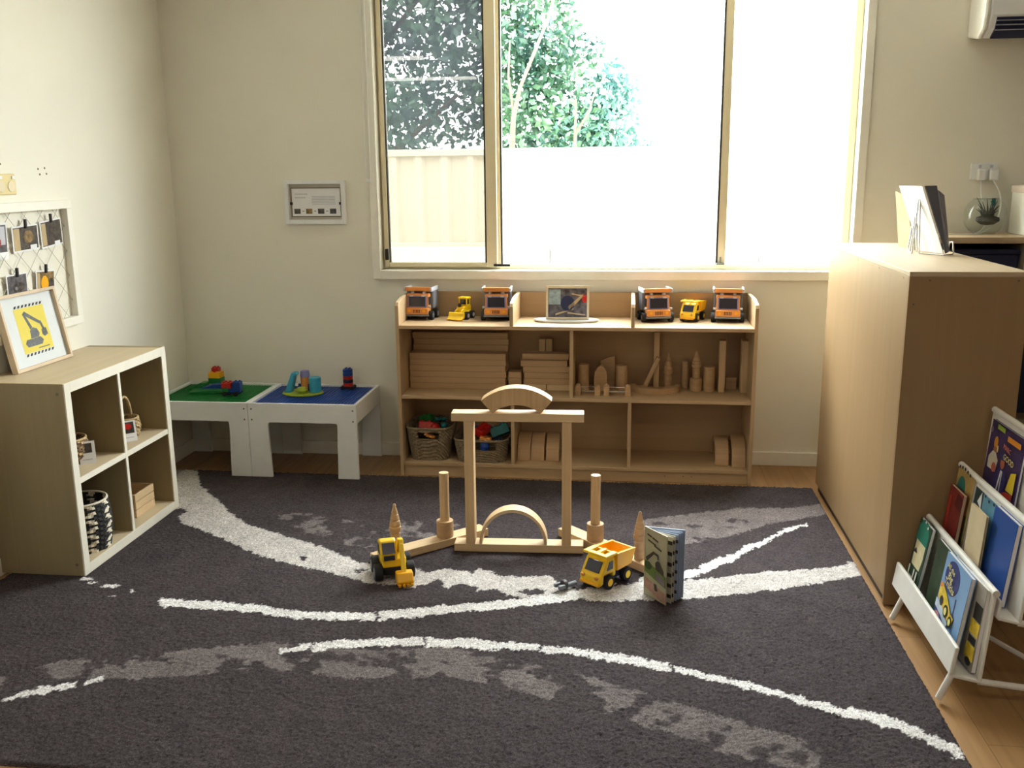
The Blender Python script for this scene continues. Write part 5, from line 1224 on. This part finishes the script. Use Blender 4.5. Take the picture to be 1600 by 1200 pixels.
def tier_book(nm, lab, yfar, w, x, z, hh, th, lean, m, cover_m, prints=(), cat='book', skew=0.0):
    """book leaning back in a tier, cover towards -x; local x runs towards the near end (-y)"""
    t = thing(nm, lab, cat, (0, 0, 0)); plane_root(t, (x, yfar, z), (skew, -1, 0), (lean, 0, 1))
    MB().prism(rect(0, w, 0, hh), 2, -th, 0).build('pages', m, t, bevel=.0006)
    cv = MB().prism(rect(-.001, w + .002, -.001, hh + .002), 2, 0, .0018).build('cover', cover_m, t, bevel=.0004)
    MB().prism(rect(-.001, w + .002, -.001, hh + .002), 2, -th - .0018, -th).build('back_cover', cover_m, t, bevel=.0004)
    for j, (pn_, pts, pm_) in enumerate(prints): flat(t, pn_, pts, pm_, .0019 + .0005 * j)
    return t
pb = mat('blue_cover', (130, 170, 214), .35, var=.08, vscale=10); nvy = mat('navy_print', (58, 66, 128), .4); yl = mat('pale_yellow_print', (236, 226, 130), .4); ylw = mat('yellow_truck_print', (236, 200, 50), .4, var=.25, vscale=40); pk = mat('pink_print', (214, 160, 150), .5, var=.2, vscale=40); bl2 = mat('dark_blue_print', (70, 84, 150), .5, var=.35, vscale=30); ltb = mat('light_print', (196, 210, 226), .5, var=.2, vscale=30); blk = mat('black_print', (40, 38, 36), .5)
crm = mat('cream_print', (222, 212, 170), .6, var=.12, vscale=20)
bt = tier_book('picture_book', 'light blue truck picture book at the front of the white rack', 2.880, .204, .966, .082, .262, .010, .13, M['paper'], pb, (
    ('title_disc', ell(.078, .205, .060, .052, 28), nvy), ('shovel_print', [(.135, .165), (.142, .165), (.142, .120), (.158, .108), (.150, .088), (.128, .088), (.120, .108), (.135, .120)], nvy),
    ('ground_print', [(0, 0), (.19, 0), (.19, .05), (.10, .07), (0, .085)], bl2), ('rock_print', ell(.028, .055, .024, .02, 12), pk), ('snow_print', [(.0, .085), (.06, .075), (.11, .055), (.12, .075), (.05, .105), (0, .11)], ltb),
    ('truck_print', [(.010, .118), (.120, .082), (.150, .080), (.155, .108), (.128, .112), (.10, .132), (.07, .150), (.03, .168), (.012, .160)], ylw),
    ('truck_print', [(.012, .150), (.034, .160), (.030, .172), (.010, .166)], mat('orange_print', (226, 140, 70), .5)),
    ('wheel_print', ell(.045, .118, .014, .016, 16), blk), ('wheel_print', ell(.092, .104, .018, .020, 18), blk), ('wheel_print', ell(.138, .090, .016, .018, 18), blk),
    ('hub_print', ell(.092, .104, .010, .012, 14), yl), ('hub_print', ell(.138, .090, .009, .011, 14), yl)))
lettering(bt, 'All the', .024, .072, .232, .008, yl, -.12); lettering(bt, 'Big', .032, .078, .207, .008, yl, -.12); lettering(bt, 'Trucks', .030, .084, .182, .008, yl, -.12)
tier_book('picture_book', 'thick book with yellow truck photos behind the light blue book', 2.850, .235, .986, .080, .256, .012, .09, M['paper'], mat('grey_photo_cover', (170, 166, 156), .4, var=.2, vscale=18), (
    ('photo_print', rect(.185, .235, .150, .200), blk), ('photo_print', rect(.180, .235, .105, .148), ylw), ('photo_print', rect(.185, .230, .078, .100), blk), ('photo_print', rect(.180, .235, .030, .075), ylw), ('photo_print', ell(.208, .022, .018, .012, 12), blk)), skew=.06)
hb = tier_book('picture_book', 'teal and cream picture book with tall white letters, far end of rack', 3.180, .120, .964, .082, .262, .010, .16, M['paper'], mat('dark_green_cover', (44, 74, 52), .45, var=.2, vscale=16), (
    ('teal_print', [(.004, .19), (.110, .19), (.108, .235), (.08, .268), (.04, .27), (.008, .24)], mat('teal_print', (32, 132, 112), .5)), ('shirt_print', [(.02, .105), (.10, .105), (.110, .15), (.106, .192), (.015, .192), (.018, .15)], crm), ('dark_patch', [(.012, .145), (.05, .15), (.03, .165)], blk),
    ('dot_print', ell(.03, .268, .005, .005, 8), M['paper']), ('dot_print', ell(.06, .266, .005, .005, 8), M['paper']), ('dot_print', ell(.09, .256, .005, .005, 8), M['paper'])))
lettering(hb, 'HI', .100, .058, .062, .0055, mat('white_print', (226, 222, 210), .5))
tier_book('picture_book', 'dark green book between the teal book and the light blue book', 3.030, .135, .988, .080, .246, .008, .13, M['paper'], mat('forest_cover', (50, 68, 44), .5, var=.35, vscale=20))
# second tier
tier_book('picture_book', 'tan book with dotted border and teal shape at far end of second tier', 3.185, .150, 1.088, .266, .258, .008, .10, M['paper'], mat('tan_cover', (178, 152, 92), .5, var=.15, vscale=20), (
    ('teal_print', ell(.05, .19, .036, .05, 18), mat('deep_teal_print', (26, 116, 108), .5)), ('green_print', rect(0, .14, .0, .13), mat('olive_print', (64, 92, 62), .5, var=.3, vscale=30)), ('dot_print', ell(.012, .262, .006, .006, 8), blk), ('dot_print', ell(.036, .266, .006, .006, 8), blk), ('dot_print', ell(.062, .268, .006, .006, 8), blk), ('dot_print', ell(.088, .266, .006, .006, 8), blk), ('dot_print', ell(.114, .262, .006, .006, 8), blk)))
tier_book('picture_book', 'dark red book at the far end of the second tier', 3.170, .120, 1.068, .266, .200, .010, .10, mat('page_cream', (206, 190, 160), .7), mat('dark_red_cover', (132, 42, 34), .5, var=.25, vscale=24), (('title_print', [(.01, .05), (.028, .06), (.03, .175), (.012, .165)], mat('bright_red_print', (178, 50, 36), .5)), ('flap_print', [(.06, .15), (.12, .145), (.12, .19), (.08, .196)], mat('maroon_print', (96, 26, 28), .5))))
tier_book('picture_book', 'deep green book in the middle of the second tier', 3.035, .095, 1.096, .266, .245, .006, .10, M['paper'], mat('deep_green_cover', (34, 66, 62), .4, var=.2, vscale=14), (('blue_print', [(.0, .12), (.03, .20), (.05, .235), (.06, .20), (.04, .12)], M['navy']), ('fold_print', [(.030, .20), (.055, .238), (.065, .185)], M['paper'])))
tier_book('paper_folder', 'pale tan card standing in the second tier of the rack', 2.945, .125, 1.064, .264, .215, .004, .06, M['card'], mat('pale_tan_card', (214, 196, 160), .7, var=.05), cat='folder')
tier_book('picture_book', 'sky blue book with dotted edge behind the tan card', 2.955, .120, 1.092, .266, .240, .006, .10, M['paper'], mat('sky_cover', (96, 150, 176), .45, var=.2, vscale=16), (('dot_print', ell(.012, .238, .006, .005, 8), blk), ('dot_print', ell(.045, .232, .006, .005, 8), blk), ('dot_print', ell(.085, .236, .007, .005, 8), blk)))
tier_book('picture_book', 'plain royal blue book at the near end of the second tier', 2.832, .165, 1.080, .264, .250, .012, .10, M['paper'], mat('royal_blue_cover', (42, 82, 158), .4, var=.06, vscale=6))
# top tier
mg = [('figure_print', ell(.055, .175, .015, .020, 16), mat('orange_hair_print', (226, 150, 60), .5)), ('figure_print', ell(.055, .152, .010, .010, 12), mat('skin_print', (190, 120, 84), .5)), ('figure_print', [(.022, .085), (.088, .085), (.094, .125), (.068, .145), (.044, .145), (.018, .12)], mat('white_shirt_print', (222, 216, 196), .5)),
      ('figure_print', ell(.135, .128, .016, .018, 16), mat('skin_print_b', (196, 112, 76), .5)), ('figure_print', [(.095, .03), (.18, .03), (.185, .085), (.155, .108), (.115, .108), (.092, .08)], mat('indigo_print', (66, 62, 128), .5)), ('figure_print', [(.118, .03), (.128, .03), (.140, .105), (.132, .105)], M['paper']), ('figure_print', [(.142, .03), (.150, .03), (.148, .105), (.142, .105)], M['paper']), ('figure_print', ell(.135, .150, .02, .012, 12), mat('blue_cap_print', (50, 66, 140), .5)),
      ('figure_print', [(.195, .06), (.25, .06), (.25, .13), (.215, .12)], mat('yellow_dress_print', (232, 206, 50), .5)), ('figure_print', [(.16, .0), (.25, .0), (.25, .06), (.20, .055), (.165, .04)], mat('scarlet_print', (196, 62, 44), .5)), ('banner_print', [(.06, .222), (.12, .222), (.12, .236), (.06, .238)], mat('lime_print', (150, 180, 60), .5)), ('banner_print', rect(.15, .25, .205, .222), mat('amber_print', (236, 150, 40), .5)),
      ('dot_print', ell(.022, .21, .010, .010, 12), mat('grey_purple_print', (130, 120, 140), .5)), ('figure_print', ell(.09, .162, .006, .012, 10), yl), ('figure_print', ell(.085, .10, .016, .016, 12), mat('rose_print', (190, 90, 80), .5))]
mgz = tier_book('magazine', 'colourful purple picture magazine on the top tier of the rack', 3.165, .262, 1.180, .456, .238, .006, .08, M['paper'], mat('purple_cover', (64, 50, 100), .4, var=.4, vscale=14), mg, cat='magazine')
lettering(mgz, 'MARC', .022, .165, .182, .010, mat('salmon_print', (226, 120, 90), .5), -.1); lettering(mgz, 'GOOD', .026, .19, .152, .0105, yl, -.1)
